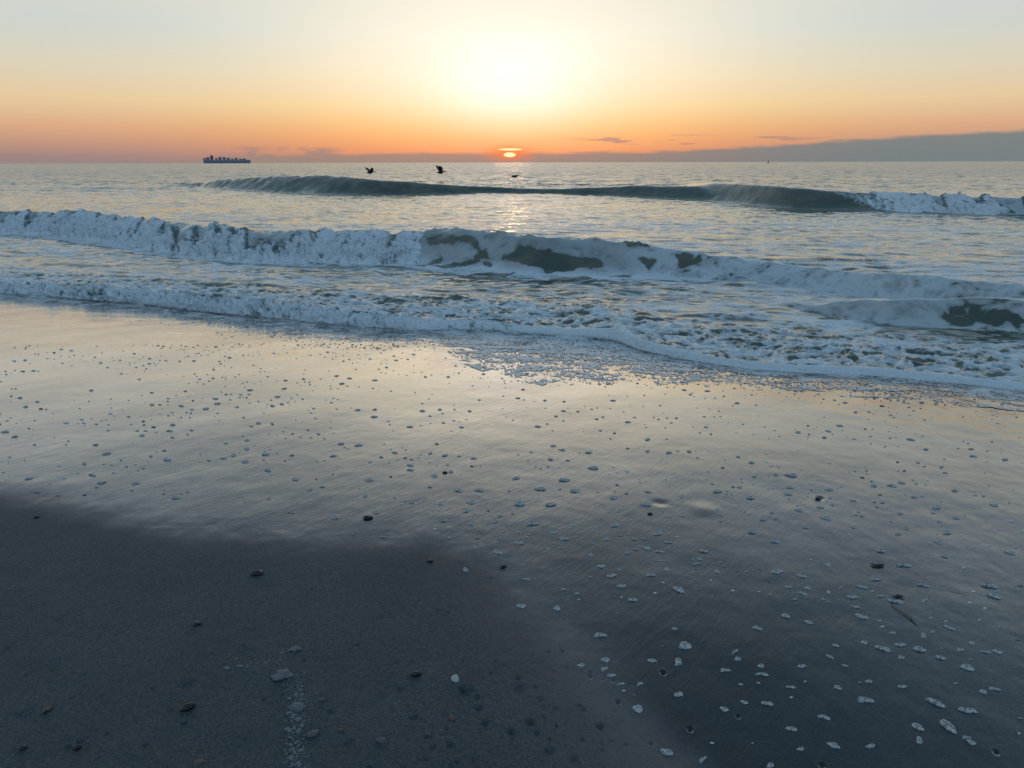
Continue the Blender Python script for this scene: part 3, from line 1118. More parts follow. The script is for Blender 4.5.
def foam_patch(px, py, wpx, ang=0.0, ratio=0.62, kind=None, label=None, group=None):
    """a blob of drying foam lying on the sand; wpx its width in the photograph"""
    x, y = on_sand(px, py)
    r_ = 0.47 * wpx * pix_size(px, py)
    i = (kind if kind is not None else int(px * 7 + py * 13)) % len(BLOBS)
    while len(blob_me) <= i:
        j = len(blob_me)
        o = link_mesh('foam_patch', BLOBS[j][0], BLOBS[j][1], m_blob)
        blob_me.append(o.data)
        bpy.data.objects.remove(o)
    o = bpy.data.objects.new('foam_patch', blob_me[i])
    COL.objects.link(o)
    o.location = (x, y, sand_z(x, y) + 0.001)
    o.rotation_euler = (0, 0, ang)
    o.scale = (r_, r_ * ratio, r_ * 0.75)
    tag(o, label, 'foam', group)
    return o


# the big blobs one can tell apart: photo column, row, width, heading, ratio, label
BIG = [
    (948, 728, 24, -1.15, .36, 'longest pale foam strip in the dark foreground, pitted, pointing at the camera'),
    (937, 704, 20, -.8, .40, 'pitted slanting foam strip just beyond the longest strip in the foreground'),
    (965, 711, 16, -.4, .45, 'tapered foam blob beside the pair of pitted strips, on their seaward right'),
    (918, 728, 15, -.6, .5, 'oval foam blob to the shoreward left of the longest foam strip'),
    (865, 700, 14, -.2, .6, 'domed foam blob with an arched top, alone on the dark foreground film'),
    (967, 668, 16, -.3, .45, 'smooth oval foam blob at the lower end of a row of four ovals'),
    (941, 658, 12, -.4, .5, 'small oval foam blob third in a slanting row of four ovals'),
    (920, 650, 16, -.2, .4, 'long flat foam oval second in a slanting row of four ovals'),
    (880, 648, 13, -.5, .55, 'lumpy foam blob with a notched edge at the upper end of the row of ovals'),
    (899, 645, 11, -.2, .5, 'small foam blob between the notched lump and the long flat oval'),
    (864, 617, 13, -.5, .55, 'two-toned foam blob shoreward of the twig'),
    (893, 601, 13, -.3, .55, 'round foam blob lying against a dark weed scrap near the twig'),
    (851, 597, 11, -.3, .55, 'oval foam blob a short way shoreward of the weed scrap and twig'),
    (995, 596, 15, -.5, .4, 'slender foam oval near the frame edge on dark wet sand'),
    (949, 628, 9, -.6, .5, 'small slanting foam fleck seaward of the row of four ovals'),
    (998, 652, 10, -.3, .6, 'foam fleck of two lobes close to the frame edge'),
    (984, 652, 8, -.2, .4, 'faint flat foam fleck beside the two-lobed fleck near the frame edge'),
    (901, 687, 9, -.2, .5, 'small foam fleck above the pair of pitted strips'),
    (838, 688, 10, -.4, .6, 'small tilted foam blob shoreward of the arched foam blob'),
    (994, 689, 9, -.3, .45, 'thin dim foam fleck alone near the frame edge in the foreground'),
    (836, 646, 9, -.2, .5, 'small foam fleck alone between the two-toned blob and the flat oval far shoreward'),
    (685, 646, 18, .25, .62, 'largest foam clump of the foreground, two fused lumps, topmost of a pair'),
    (678, 661, 13, 1.1, .7, 'upright foam clump just below the largest fused pair'),
    (679, 590, 18, -.65, .42, 'slanting foam strip alone with a beaded surface'),
    (633, 600, 14, -.05, .5, 'foam oval with a thin tail on dark wet sand'),
    (786, 616, 12, -.2, .55, 'rounded foam oval alone on smooth dark film'),
    (638, 709, 14, -.6, .7, 'mottled foam lump among small holes in the sand'),
    (677, 695, 9, .3, .9, 'round foam ball below the fused clump'),
    (652, 661, 9, .1, .7, 'small domed foam blob shoreward of the fused clump'),
    (725, 670, 10, -.1, .55, 'small foam oval between the fused clump and a paler oval'),
    (762, 674, 10, -.2, .55, 'small pale foam oval seaward of a twin oval'),
    (725, 709, 11, -.35, .6, 'mottled foam oval above a thin crescent fleck'),
    (765, 703, 11, -.2, .5, 'arched foam crescent on the dark film'),
    (792, 729, 14, -.2, .5, 'foam lump of three joined lobes close to the bottom of the view'),
    (789, 687, 9, -.1, .4, 'flat foam fleck beside nothing else on the dark film'),
    (669, 752, 13, -.4, .7, 'dim ring-shaped foam remnant at the bottom of the view'),
    (606, 660, 12, .1, .75, 'pale foam mound in a tight cluster of bubbles'),
    (582, 665, 9, .2, .8, 'round foam dot shoreward of the tight cluster'),
    (604, 669, 8, .4, .8, 'small foam dot touching the pale mound of the cluster'),
    (610, 676, 10, -.2, .6, 'grey foam dot below the pale mound of the cluster'),
    (600, 635, 13, -.1, .55, 'foam oval alone between the damp strip and the tailed oval'),
    (557, 608, 10, -.1, .75, 'round foam lump seaward of the damp strip'),
    (522, 606, 14, .05, .55, 'broad foam dome on the damp strip beside drained sand'),
    (466, 570, 12, -1.0, .5, 'upright foam clump at the lip of the drained sand'),
    (496, 552, 13, -.9, .6, 'white twisted foam clump near a dark pebble at the film edge'),
    (520, 543, 12, .1, .6, 'pitted foam oval beyond the twisted clump'),
    (564, 539, 10, .0, .7, 'round domed foam blob on grey film'),
    (532, 524, 14, .25, .5, 'tilted foam oval with a bright crest on grey film'),
    (520, 504, 17, .2, .45, 'long foam loaf tilted, in the middle of the beach'),
    (549, 505, 14, -.05, .45, 'flat foam loaf next to the long tilted loaf'),
    (540, 489, 13, .1, .5, 'peaked foam oval above the long tilted loaf'),
    (573, 491, 11, -.1, .7, 'two-lobed foam blob beside the peaked oval'),
    (562, 480, 13, .0, .45, 'flat dark-rimmed foam oval above the two-lobed blob'),
    (595, 468, 13, .05, .5, 'foam oval with bright rim on the pale film'),
    (614, 498, 11, -.1, .6, 'foam blob shoreward of a lone dark fleck on grey film'),
    (646, 505, 11, -.1, .5, 'foam oval beside a shallow hollow in the film'),
    (602, 566, 12, .2, .55, 'tilted foam oval landward of a smaller round one'),
    (610, 576, 12, .05, .6, 'foam dome with dark middle on the darker film'),
    (647, 548, 11, -.2, .6, 'mottled foam oval left of a smaller companion'),
    (659, 551, 9, -.1, .6, 'smaller foam companion of the mottled oval'),
    (650, 575, 11, -.1, .5, 'low foam oval above the slanting beaded strip'),
    (623, 586, 11, .1, .55, 'round-topped foam dome above the tailed oval'),
    (704, 551, 13, -.2, .5, 'foam oval with ragged rim on the wide grey film'),
    (752, 532, 14, -.1, .45, 'long flat foam oval, brightest on the right-hand grey film'),
    (773, 541, 11, -.2, .55, 'foam oval with a small fleck on its seaward side'),
    (776, 572, 13, -.1, .75, 'round whitish foam lump, brightest of the darker film'),
    (803, 576, 11, -.3, .5, 'slanting foam oval close to the round whitish lump'),
    (751, 498, 12, .05, .45, 'foam oval with a tiny curl beside it on pale film'),
    (716, 492, 11, .0, .45, 'lens-shaped foam fleck above the shallow hollow'),
    (793, 476, 13, -.2, .45, 'two-part foam fleck, longest on the pale film beyond the hollow'),
    (903, 565, 13, -.1, .45, 'foam lens beside the dark tangled weed'),
    (874, 579, 11, -.1, .5, 'foam oval below the dark tangled weed'),
    (864, 587, 11, -.3, .5, 'pale foam oval diagonal to the dark tangled weed'),
    (881, 551, 13, -.1, .4, 'flat foam lens seaward of the dark tangled weed'),
    (923, 585, 10, -.4, .45, 'slanted foam lens between the tangled weed and the frame edge'),
    (945, 556, 9, -.2, .45, 'small foam lens alone seaward of the tangled weed'),
    (987, 585, 14, -.3, .4, 'long foam lens close to the slender oval at the frame edge'),
    (880, 596, 8, -.1, .5, 'tiny foam fleck against the weed scrap'),
]
for px, py, w, a, rt, lab in BIG:
    foam_patch(px, py, w, a, rt, label=lab, group='larger foam blobs left on the wet sand')

# the many flecks left by the backwash
rnd = random.Random(11)
cands = []
taken = [(b_[0], b_[1], b_[2]) for b_ in BIG]


def film_at(px, py):
    x, y = on_sand(px, py)
    return float(poly_dist(np.array([x]), np.array([y]), fpts)[0]), x, y


while len(cands) < 1500:
    px, py = rnd.uniform(-40, 1064), 345 + (768 - 345) * rnd.random() ** 2.3
    fdv, x, y = film_at(px, py)
    if fdv < 0.05 or y > float(edge_y(np.array([x]))[0]) - 0.05:
        continue
    ua, ub = x * math.cos(R(-20)) + y * math.sin(R(-20)), -x * math.sin(R(-20)) + y * math.cos(R(-20))
    dens = 0.12 + 0.88 * float(sstep(fbm2(np.array([ua * 0.7]), np.array([ub * 2.2]), 3, 200), -0.15, 0.25)[0])
    if px > 780 and py < 560:
        dens *= 0.75
    if py > 600:
        dens *= 0.22
    if rnd.random() > dens:
        continue
    w = (rnd.lognormvariate(0, 0.55) * 0.025) 
    w = min(w, 0.034 if py > 560 else 0.05) / pix_size(px, py)
    if any(abs(px - q[0]) < (w + q[2]) * .55 and abs(py - q[1]) < (w + q[2]) * .3 for q in taken):
        continue
    taken.append((px, py, w))
    cands.append((w, px, py))
cands.sort(reverse=True)
NIND = 300 - len(BIG)
vis_c = [c for c in cands if 0 <= c[1] < 1024]
own = set(vis_c[:NIND])
FLECK = {'f': ('foam fleck on the dark near sand, one of many small ovals', 'foam flecks scattered on the near sand'),
         'm': ('small foam fleck scattered over the grey middle of the wet beach', 'foam flecks scattered on the middle beach'),
         'b': ('tiny foam fleck on the bright glazed sand below the swash', 'foam flecks scattered on the bright sand')}
for w, px, py in sorted(own, reverse=True):
    z_ = 'f' if py > 560 else 'm' if py > 450 else 'b'
    foam_patch(px, py, w, rnd.uniform(-.7, .7), rnd.uniform(.4, .9), label=FLECK[z_][0], group=FLECK[z_][1])

# everything smaller: one mass of flecks
mv, mf, mo = [], [], 0


def add_fleck(x, y, r_, ratio, ang, zs=0.75):
    global mo
    v, f_ = SMALL[rnd.randrange(len(SMALL))]
    c, s_ = math.cos(ang), math.sin(ang)
    X, Y = v[:, 0] * r_, v[:, 1] * r_ * ratio
    mv.append(np.stack([x + X * c - Y * s_, y + X * s_ + Y * c, v[:, 2] * r_ * zs], -1))
    mf.append(f_ + mo)
    mo += len(v)


bx, by = [], []
for c in cands:
    if c in own:
        continue
    x, y = on_sand(c[1], c[2])
    bx.append((x, y, 0.5 * c[0] * pix_size(c[1], c[2])))
# dense fringe just landward of the swash
fr = np.random.RandomState(5)
xs = fr.uniform(px_x(0) - 1.5, px_x(1024) + 1.5, 60000)
LOBE = curve([-30] + [on_sand(p, 350)[0] for p in (0, 200, 300, 380, 430, 445, 470, 500, 560, 620, 680, 720, 780, 850, 930, 1024)] + [20],
             [.7, .7, 1.2, 1.5, 1.4, .9, .8, 1.7, 2.0, 2.0, 1.8, 1.3, 1.0, 1.2, 1.2, 1.1, 1.0, .8], 0.08, step=0.02)
ds = fr.exponential(0.36, xs.size) * 1.0
wid = LOBE(xs)
ys = edge_y(xs) - ds * wid
patchy = fbm2(xs * 1.6, ys * 3.2, 3, 210)
ok = (ds > 0.02) & (ds < 1.6) & (fr.uniform(-0.45, 0.35, xs.size) < patchy) & (fr.rand(xs.size) < np.where(ds < 1, .42, .10))
inner_l = (xs > px_x(440)) & (xs < px_x(700))
ok |= inner_l & (ds < 0.75) & (fr.rand(xs.size) < .5)
for x, y in zip(xs[ok], ys[ok]):
    bx.append((x, y, fr.uniform(.007, .019)))
# flat scraps of foam film inside the same fringe
xs2 = fr.uniform(px_x(0) - 1.5, px_x(1024) + 1.5, 4000)
ds2 = fr.exponential(0.25, xs2.size)
ys2 = edge_y(xs2) - ds2 * LOBE(xs2)
pt2 = fbm2(xs2 * 1.2, ys2 * 2.6, 3, 211)
k2 = (ds2 < 0.8) & (pt2 > fr.uniform(-.25, .45, xs2.size)) & ((xs2 > px_x(430)) | (fr.rand(xs2.size) < .8))
for x, y in zip(xs2[k2], ys2[k2]):
    bx.append((x, y, fr.uniform(.031, .085)))
bxa = np.array(bx)
zz = sand_plane(bxa[:, 0], bxa[:, 1]) + 0.008 * fbm2(bxa[:, 0] * .6, bxa[:, 1] * .6, 3, 130) + 0.002 * fbm2(bxa[:, 0] * 3.5, bxa[:, 1] * 3.5, 3, 131)
for (x, y, r_), z in zip(bx, zz):
    add_fleck(x, y, r_, rnd.uniform(.4, .75), rnd.uniform(-.5, .4), 0.75 if r_ < .03 else 0.12)
    mv[-1][:, 2] += z + 0.001
fl = link_mesh('foam_flecks', np.concatenate(mv), np.concatenate(mf), m_blob)
fl['kind'] = 'stuff'
fl['label'] = 'countless tiny foam flecks along the swash edge'

# thin lacy foam sheet left just ahead of the swash lip
lob_x = [px_x(0) - 2, px_x(60), px_x(180), px_x(300), px_x(400)] + [on_sand(q, r_)[0] for q, r_ in ((444, 345), (450, 356), (470, 368), (500, 377), (545, 383), (600, 385), (660, 384), (710, 385), (760, 389), (850, 396), (940, 404), (1024, 412))] + [px_x(1024) + 2]
lob_y = [.30, .32, .26, .22, .20] + [float(edge_y(np.array([on_sand(q, r_)[0]]))[0]) - on_sand(q, r_)[1] for q, r_ in ((444, 345), (450, 356), (470, 368), (500, 377), (545, 383), (600, 385), (660, 384), (710, 385), (760, 389), (850, 396), (940, 404), (1024, 412))] + [.3]
lobe = curve(lob_x, lob_y, 0.06, -30, 20, 0.02)
su = np.arange(px_x(0) - 1.5, px_x(1024) + 1.5, 0.0065)
sv_ = np.linspace(-0.05, 1.15, 150)
SU, SV = np.meshgrid(su, sv_, indexing='ij')
ld = lobe(SU) * (1 + 0.10 * noise2(SU * 3, SU * 0, 300) + 0.06 * noise2(SU * 9, SU * 0, 301))
SX, SY = SU, edge_y(SU) - SV * ld
q1 = np.abs(noise2(SX * 16 + 0.5 * noise2(SX * 5, SY * 6, 310), SY * 26, 311))
q2 = np.abs(noise2(SX * 34, SY * 52, 312))
q3 = fbm2(SX * 2.2, SY * 5.0, 3, 313)
lacev = 0.62 * q1 + 0.42 * q2 - 0.55 * q3
right = sstep(SU, on_sand(440, 345)[0] - 0.1, on_sand(470, 360)[0])
bias = np.where(SV < 1, 0.50 - 0.24 * np.clip(SV, 0, 1) ** 1.6 - 0.10 * (1 - right), -1)
rimline = 0.10 * np.exp(-((SV - 0.95) / 0.05) ** 2) * right
keep = lacev < bias + rimline - 0.24 * sstep(SU, px_x(630), px_x(720)) * (1 - 0.6 * sstep(SV, .3, .8))
und_s = sand_plane(SX, SY) + 0.008 * fbm2(SX * 0.6, SY * 0.6, 3, 130) + 0.002 * fbm2(SX * 3.5, SY * 3.5, 3, 131)
SZ = und_s + 0.0025 + 0.006 * np.clip(bias + rimline - lacev, 0, 0.5)
fcs = grid_faces(len(su), len(sv_))
fcs = fcs[keep.ravel()[fcs].all(1)]
vv_, fcs, _ = compact(np.stack([SX.ravel(), SY.ravel(), SZ.ravel()], -1), fcs, {})
lace_o = link_mesh('swash_lace', vv_, fcs, m_lace)
lace_o['kind'] = 'stuff'
lace_o['label'] = 'thin lacy foam sheet on the sand ahead of the swash'

# spray thrown up along the breaking crests
mv, mf, mo = [], [], 0
spr = random.Random(21)
for k in range(520):
    px = spr.gauss(432, 22) if k < 190 else spr.uniform(0, 470)
    x = on_sea(px, 250)[0]
    A = float(W2['A'](np.array([x]))[0])
    yc = float(W2['toe'](np.array([x]))[0]) + W2['k'] * A
    up = abs(spr.gauss(0, .055 if k < 190 else .04))
    add_fleck(x + spr.gauss(0, .1), yc - .05 + spr.gauss(0, .12), spr.uniform(.004, .013), 1, spr.uniform(0, 3), 1.2)
    mv[-1][:, 2] += A * 1.02 + up
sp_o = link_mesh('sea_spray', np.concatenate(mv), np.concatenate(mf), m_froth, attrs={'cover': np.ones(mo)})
sp_o['kind'] = 'stuff'
sp_o['label'] = 'fine spray drops above the breaking middle wave'

# pale scum trail on the drained sand
mv, mf, mo = [], [], 0
trail = [(232, 668), (262, 664), (285, 657), (296, 655), (290, 672), (296, 684), (299, 700), (293, 712), (297, 725), (293, 740), (296, 756), (292, 775)]
tr = random.Random(9)
for (a0, b0), (a1, b1) in zip(trail[:-1], trail[1:]):
    for k in range(75):
        t_ = tr.random()
        px = a0 + (a1 - a0) * t_ + tr.gauss(0, 5.5)
        py = b0 + (b1 - b0) * t_ + tr.gauss(0, 3.2)
        x, y = on_sand(px, py)
        add_fleck(x, y, tr.uniform(.0012, .0055) * (1.0 if tr.random() < .9 else 2.2), tr.uniform(.3, .9), tr.uniform(0, 3.1), 0.35)
        mv[-1][:, 2] += sand_z(x, y) + 0.0005
for k in range(60):
    px, py = 300 + tr.gauss(30, 30), 647 + tr.gauss(0, 5)
    x, y = on_sand(px, py)
    add_fleck(x, y, tr.uniform(.0015, .004), tr.uniform(.4, .9), tr.uniform(0, 3.1), 0.5)
    mv[-1][:, 2] += sand_z(x, y) + 0.0005
sc_ = link_mesh('dried_foam_trail', np.concatenate(mv), np.concatenate(mf), plain('dried_scum', (0.17, 0.18, 0.18), 0.8, .3, 60))
sc_['kind'] = 'stuff'
sc_['label'] = 'pale broken trail of dried foam on the drained sand'


# --- pebbles and shells
def pebble_mesh(seed, sub=3, flat=0.6, rough=0.35):
    bm = bmesh.new()
    bmesh.ops.create_icosphere(bm, subdivisions=sub, radius=1)
    P = np.array([v.co[:] for v in bm.verts])
    k = 1 + rough * noise3(P[:, 0] * 1.1 + seed, P[:, 1] * 1.1, P[:, 2] * 1.1, seed) + 0.10 * noise3(P[:, 0] * 4, P[:, 1] * 4 + seed, P[:, 2] * 4, seed + 1)
    P = P * k[:, None]
    P[:, 2] *= flat
    for v, c in zip(bm.verts, P):
        v.co = c
    me = bpy.data.meshes.new('pebble')
    bm.to_mesh(me)
    bm.free()
    me.polygons.foreach_set('use_smooth', [True] * len(me.polygons))
    return me


def shell_mesh(seed):
    """one valve of a clam: ribbed fan-shaped dome with a hinge"""
    nu, nv = 30, 10
    vs, fs = [], []
    for layer in (0, 1):
        for j in range(nv + 1):
            for i in range(nu + 1):
                a = -1.25 + 2.5 * i / nu
                r_ = j / nv
                rr_ = r_ * (1.0 + 0.12 * math.cos(a * 2)) * (1 + 0.012 * math.cos(i * 2.1))
                x, y = rr_ * math.sin(a) * 1.05, rr_ * math.cos(a) - 0.55
                h = 0.46 * math.sin(math.pi * min(1, r_ * 0.93 + .07)) ** 0.8 * math.cos(a * .9) ** .6 + 0.018 * math.cos(i * 2.1) * r_ + 0.012 * math.cos(r_ * 34)
                vs.append((x, y, h - 0.055 * layer))
    m_ = (nu + 1) * (nv + 1)
    for layer in (0, 1):
        for j in range(nv):
            for i in range(nu):
                q = [j * (nu + 1) + i, j * (nu + 1) + i + 1, (j + 1) * (nu + 1) + i + 1, (j + 1) * (nu + 1) + i]
                q = [k + layer * m_ for k in q]
                fs.append(q if layer == 0 else q[::-1])
    for i in range(nu):
        a = nv * (nu + 1) + i
        fs.append([a, a + 1, a + 1 + m_, a + m_])
    for side_i in (0, nu):
        for j in range(nv):
            a, c = j * (nu + 1) + side_i, (j + 1) * (nu + 1) + side_i
            fs.append([a, c, c + m_, a + m_])
    me = bpy.data.meshes.new('seashell')
    me.from_pydata(vs, [], fs)
    me.update()
    me.polygons.foreach_set('use_smooth', [True] * len(me.polygons))
    return me


m_peb = plain('dark_pebble', (0.010, 0.011, 0.012), 0.25, .5, 4)
m_stone = plain('grey_pebble', (0.10, 0.10, 0.10), 0.5, .5, 4)
m_rust = plain('rusty_shell', (0.12, 0.072, 0.052), 0.5, .4, 6)
m_white = plain('white_shell', (0.42, 0.40, 0.37), 0.45, .3, 5)
m_pale = plain('pale_shell', (0.14, 0.145, 0.145), 0.6, .4, 5)
m_weed = plain('dark_weed', (0.034, 0.033, 0.026), 0.4, .5, 12)


def place(name, me, m, px, py, wpx, rot, sc, label, cat, sink=0.25, tilt=(0, 0), group=None):
    x, y = on_sand(px, py)
    r_ = 0.5 * wpx * pix_size(px, py)
    me.materials.clear()
    me.materials.append(m)
    o = bpy.data.objects.new(name, me)
    COL.objects.link(o)
    o.location = (x, y, sand_z(x, y) + r_ * sink)
    o.rotation_euler = (tilt[0], tilt[1], rot)
    o.scale = tuple(r_ * q for q in sc)
    tag(o, label, cat, group)
    return o


GP = 'pebbles on the beach'
for i, (px, py, w, m, rot, lab) in enumerate([
    (257, 574, 11, m_peb, .3, 'glossy dark pebble beside a short drag mark on the drained sand'),
    (368, 519, 9, m_peb, .4, 'black elongated pebble on the rim of the water film'),
    (430, 562, 6, m_peb, 0, 'tiny black pebble alone on drained sand inside the damp strip'),
    (503, 567, 7, m_peb, .8, 'black pebble close to the white twisted foam clump'),
    (197, 625, 8, m_peb, .2, 'flat black pebble alone, left of the dried foam trail'),
    (188, 709, 12, m_peb, .5, 'dark angular stone leaning up from drained sand'),
    (184, 724, 5, m_peb, 0, 'black crumb of stone just below the dark angular stone'),
    (23, 749, 6, m_peb, .2, 'black crumb of stone nearest the bottom corner of drained sand'),
    (381, 741, 9, m_stone, .2, 'grey rounded pebble right of the dried foam trail at the bottom'),
    (322, 701, 5, m_stone, 0, 'small grey pebble beside the dried foam trail above a hollow'),
    (341, 731, 5, m_rust, 0, 'small brownish pebble between a hollow and the grey rounded pebble'),
    (416, 675, 9, m_peb, 0, 'dark rounded pebble left of the white shell'),
    (37, 518, 5, m_peb, 0, 'black pebble at the film edge far left of the beach'),
    (78, 749, 6, m_peb, .6, 'black stone chip near the bottom of the drained sand, right of a crumb'),
    (313, 735, 10, m_stone, .3, 'rough grey pebble touching the dried foam trail'),
    (445, 473, 5, m_peb, 0, 'dark pebble speck among foam flecks in the middle of the beach'),
    (650, 514, 5, m_peb, 0, 'black pebble speck on the smooth grey film beside the hollow'),
    (818, 499, 6, m_peb, .2, 'black pebble sunk in a small pit of the grey film'),
]):
    place('pebble', pebble_mesh(i + 1, 3, 0.62), m, px, py, w, rot, (1, .68, .8), lab, 'pebble', 0.18, group=GP)
GS = 'shells on the drained sand'
for i, (px, py, w, m, rot, tilt, lab) in enumerate([
    (455, 679, 13, m_white, 1.9, (.25, .1), 'white open shell lying on drained sand'),
    (452, 718, 9, m_rust, 2.4, (.1, .1), 'orange-brown shell fragment next to a hollow in the sand'),
    (47, 710, 10, m_rust, 1.2, (.0, .1), 'flat brown shell fragment far left on drained sand'),
    (199, 764, 11, m_rust, .6, (.2, .0), 'rust-coloured shell at the very bottom of the view'),
    (295, 650, 14, m_pale, .2, (.05, 0), 'domed grey shell at the top of the dried foam trail'),
    (298, 708, 15, m_pale, 2.9, (.0, .05), 'pale round shell half way down the dried foam trail'),
]):
    place('seashell', shell_mesh(i), m, px, py, w, rot, (1, 1, 1), lab, 'shell', -0.02, tilt, GS)
# a crusty clump in the trail
place('shell_clump', pebble_mesh(77, 4, .5, 0.8), m_pale, 282, 677, 17, .2, (1, .6, .7), 'crusted knobbly shell clump with a dark hollow in the foam trail', 'shell', 0.15)


# --- weed and twig
def tubes(paths, name, m, seg=7):
    vs, fs = [], []
    for pts, r0, r1 in paths:
        pts = [Vector(q) for q in pts]
        b0 = len(vs)
        for k, q in enumerate(pts):
            d = (pts[min(k + 1, len(pts) - 1)] - pts[max(k - 1, 0)]).normalized()
            a = d.orthogonal().normalized()
            b_ = d.cross(a)
            r_ = r0 + (r1 - r0) * k / (len(pts) - 1)
            for i in range(seg):
                t_ = 2 * math.pi * i / seg
                vs.append(tuple(q + (a * math.cos(t_) + b_ * math.sin(t_)) * r_))
        for k in range(len(pts) - 1):
            for i in range(seg):
                j = (i + 1) % seg
                fs.append([b0 + k * seg + i, b0 + k * seg + j, b0 + (k + 1) * seg + j, b0 + (k + 1) * seg + i])
        fs.append([b0 + i for i in range(seg)][::-1])
        fs.append([b0 + (len(pts) - 1) * seg + i for i in range(seg)])
    me = bpy.data.meshes.new(name)
    me.from_pydata(vs, [], fs)
    me.update()
    me.polygons.foreach_set('use_smooth', [True] * len(me.polygons))
    me.materials.append(m)
    o = bpy.data.objects.new(name, me)
    COL.objects.link(o)
    return o


def weed(px, py, wpx, label, seed, n_=14):
    x, y = on_sand(px, py)
    r_ = 0.5 * wpx * pix_size(px, py)
    rs = random.Random(seed)
    paths = []
    for k in range(n_):
        a = rs.uniform(-.5, .5) + (math.pi if rs.random() < .5 else 0)
        p0 = Vector((rs.gauss(0, .25) * r_, rs.gauss(0, .12) * r_, .1 * r_))
        L = r_ * rs.uniform(.4, 1.0)
        pts = []
        for i in range(6):
            q = p0 + Vector((math.cos(a), math.sin(a) * .6, 0)) * L * i / 5
            q.z = r_ * (.10 + .22 * math.sin(i * 1.1 + rs.random()) ** 2)
            pts.append(q)
            a += rs.uniform(-.35, .35)
        paths.append((pts, r_ * .11, r_ * .04))
    o = tubes(paths, 'seaweed', m_weed)
    o.location = (x, y, sand_z(x, y))
    return tag(o, label, 'seaweed')


weed(878, 566, 12, 'dark tangled weed lying among foam lenses on the grey film', 4)
weed(897, 597, 10, 'dark weed scrap beside a round foam blob above the twig', 5, 9)
x, y = on_sand(906, 616)
z = sand_z(x, y)
s = pix_size(906, 616)
tw = tubes([([(-4 * s, 16 * s, .3 * s), (-1 * s, 4 * s, .9 * s), (1 * s, -8 * s, 1.1 * s), (2 * s, -17 * s, .4 * s)], 0.45 * s, .3 * s),
            ([(1 * s, -8 * s, 1.1 * s), (3.5 * s, 2 * s, 1.8 * s), (4.5 * s, 10 * s, 1.0 * s)], .35 * s, .2 * s)], 'twig', m_weed)
tw.location = (x, y, z)
tag(tw, 'thin forked twig pointing at the camera on dark wet sand', 'twig')


# ------------------------------------------------------------------ pelicans
def loft(bm, rings, cap=True):
    loops = [[bm.verts.new(q) for q in ring] for ring in rings]
    k = len(loops[0])
    for a, b_ in zip(loops[:-1], loops[1:]):
        for i in range(k):
            j = (i + 1) % k
            bm.faces.new((a[i], a[j], b_[j], b_[i]))
    if cap:
        bm.faces.new(loops[0][::-1])
        bm.faces.new(loops[-1])


def oval(x, z, ry, rz, k=14):
    return [(x, ry * math.cos(2 * math.pi * i / k), z + rz * math.sin(2 * math.pi * i / k)) for i in range(k)]


def bm_obj(bm, name, m, parent=None):
    bmesh.ops.recalc_face_normals(bm, faces=bm.faces[:])
    me = bpy.data.meshes.new(name)
    bm.to_mesh(me)
    bm.free()
    me.polygons.foreach_set('use_smooth', [True] * len(me.polygons))
    me.materials.append(m)
    o = bpy.data.objects.new(name, me)
    COL.objects.link(o)
    if parent:
        o.parent = parent
    return o


m_feather = plain('dark_feathers', (0.035, 0.032, 0.030), 0.7, .3, 5)
m_bill = plain('pelican_bill', (0.12, 0.09, 0.06), 0.5, .2, 5)


def wing(bm, side_, a_in, a_out, sweep):
    """inner panel raised by a_in, outer by a_out (radians)"""
    prof = lambda cx, y, z, ch, th: [(cx + ch * u, y, z + th * w) for u, w in
                                     ((.5, 0), (.35, .55), (.05, .7), (-.3, .35), (-.5, 0), (-.3, -.1), (.05, -.2), (.35, -.3))]
    st_ = [(0.08, .40, .06, 0), (.35, .50, .05, 0.02), (.55, .52, .04, .03), (.80, .44, .03, -.04), (.95, .26, .015, -.12), (1.02, .06, .008, -.18)]
    rings = []
    y = z = 0
    prev = 0
    for L, ch, th, sx_ in st_:
        a = a_in if L <= .62 else a_out
        y += (L - prev) * math.cos(a)
        z += (L - prev) * math.sin(a)
        prev = L
        rings.append(prof(sweep * L * .4 + sx_ + .03, side_ * y, z + .08, ch, th))
    loft(bm, rings)


def pelican(px, py, dist, a_in, a_out, sweep, yaw, label):
    root = bpy.data.objects.new('pelican', None)
    COL.objects.link(root)
    x, y, z = at_depth(px, py, dist)
    root.location = (x, y, z)
    root.scale = (.86, .86, .86)
    root.rotation_euler = (0, 0, yaw)
    bm = bmesh.new()
    # tail, body, folded neck, head
    loft(bm, [oval(-.62, .03, .09, .012), oval(-.45, .03, .08, .03), oval(-.32, .02, .12, .09), oval(-.1, 0, .17, .16), oval(.12, 0, .17, .165),
              oval(.28, .03, .12, .13), oval(.36, .09, .075, .10), oval(.42, .13, .065, .085), oval(.50, .14, .06, .065), oval(.57, .13, .035, .04)])
    wing(bm, 1, a_in, a_out, sweep)
    wing(bm, -1, a_in * .95, a_out * .9, sweep)
    body = bm_obj(bm, 'body', m_feather, root)
    bm = bmesh.new()
    loft(bm, [oval(.56, .12, .035, .045), oval(.66, .09, .028, .05), oval(.80, .06, .02, .032), oval(.93, .04, .012, .012), oval(.96, .03, .006, .012)])
    bm_obj(bm, 'bill', m_bill, root)
    tag(root, label, 'bird', 'pelicans skimming the sea')
    return root


pelican(370, 172.6, 80, .50, .72, -.12, R(40), 'dark pelican with both wings raised, over the tallest hump of the outer wave')
pelican(440.5, 172.6, 78, .78, 1.05, -.50, R(24), 'dark pelican with wings swept up high, middle of the three')
pelican(514.5, 176.3, 76, .02, -.12, 0, R(-14), 'pelican gliding on level wings, directly under the sun')

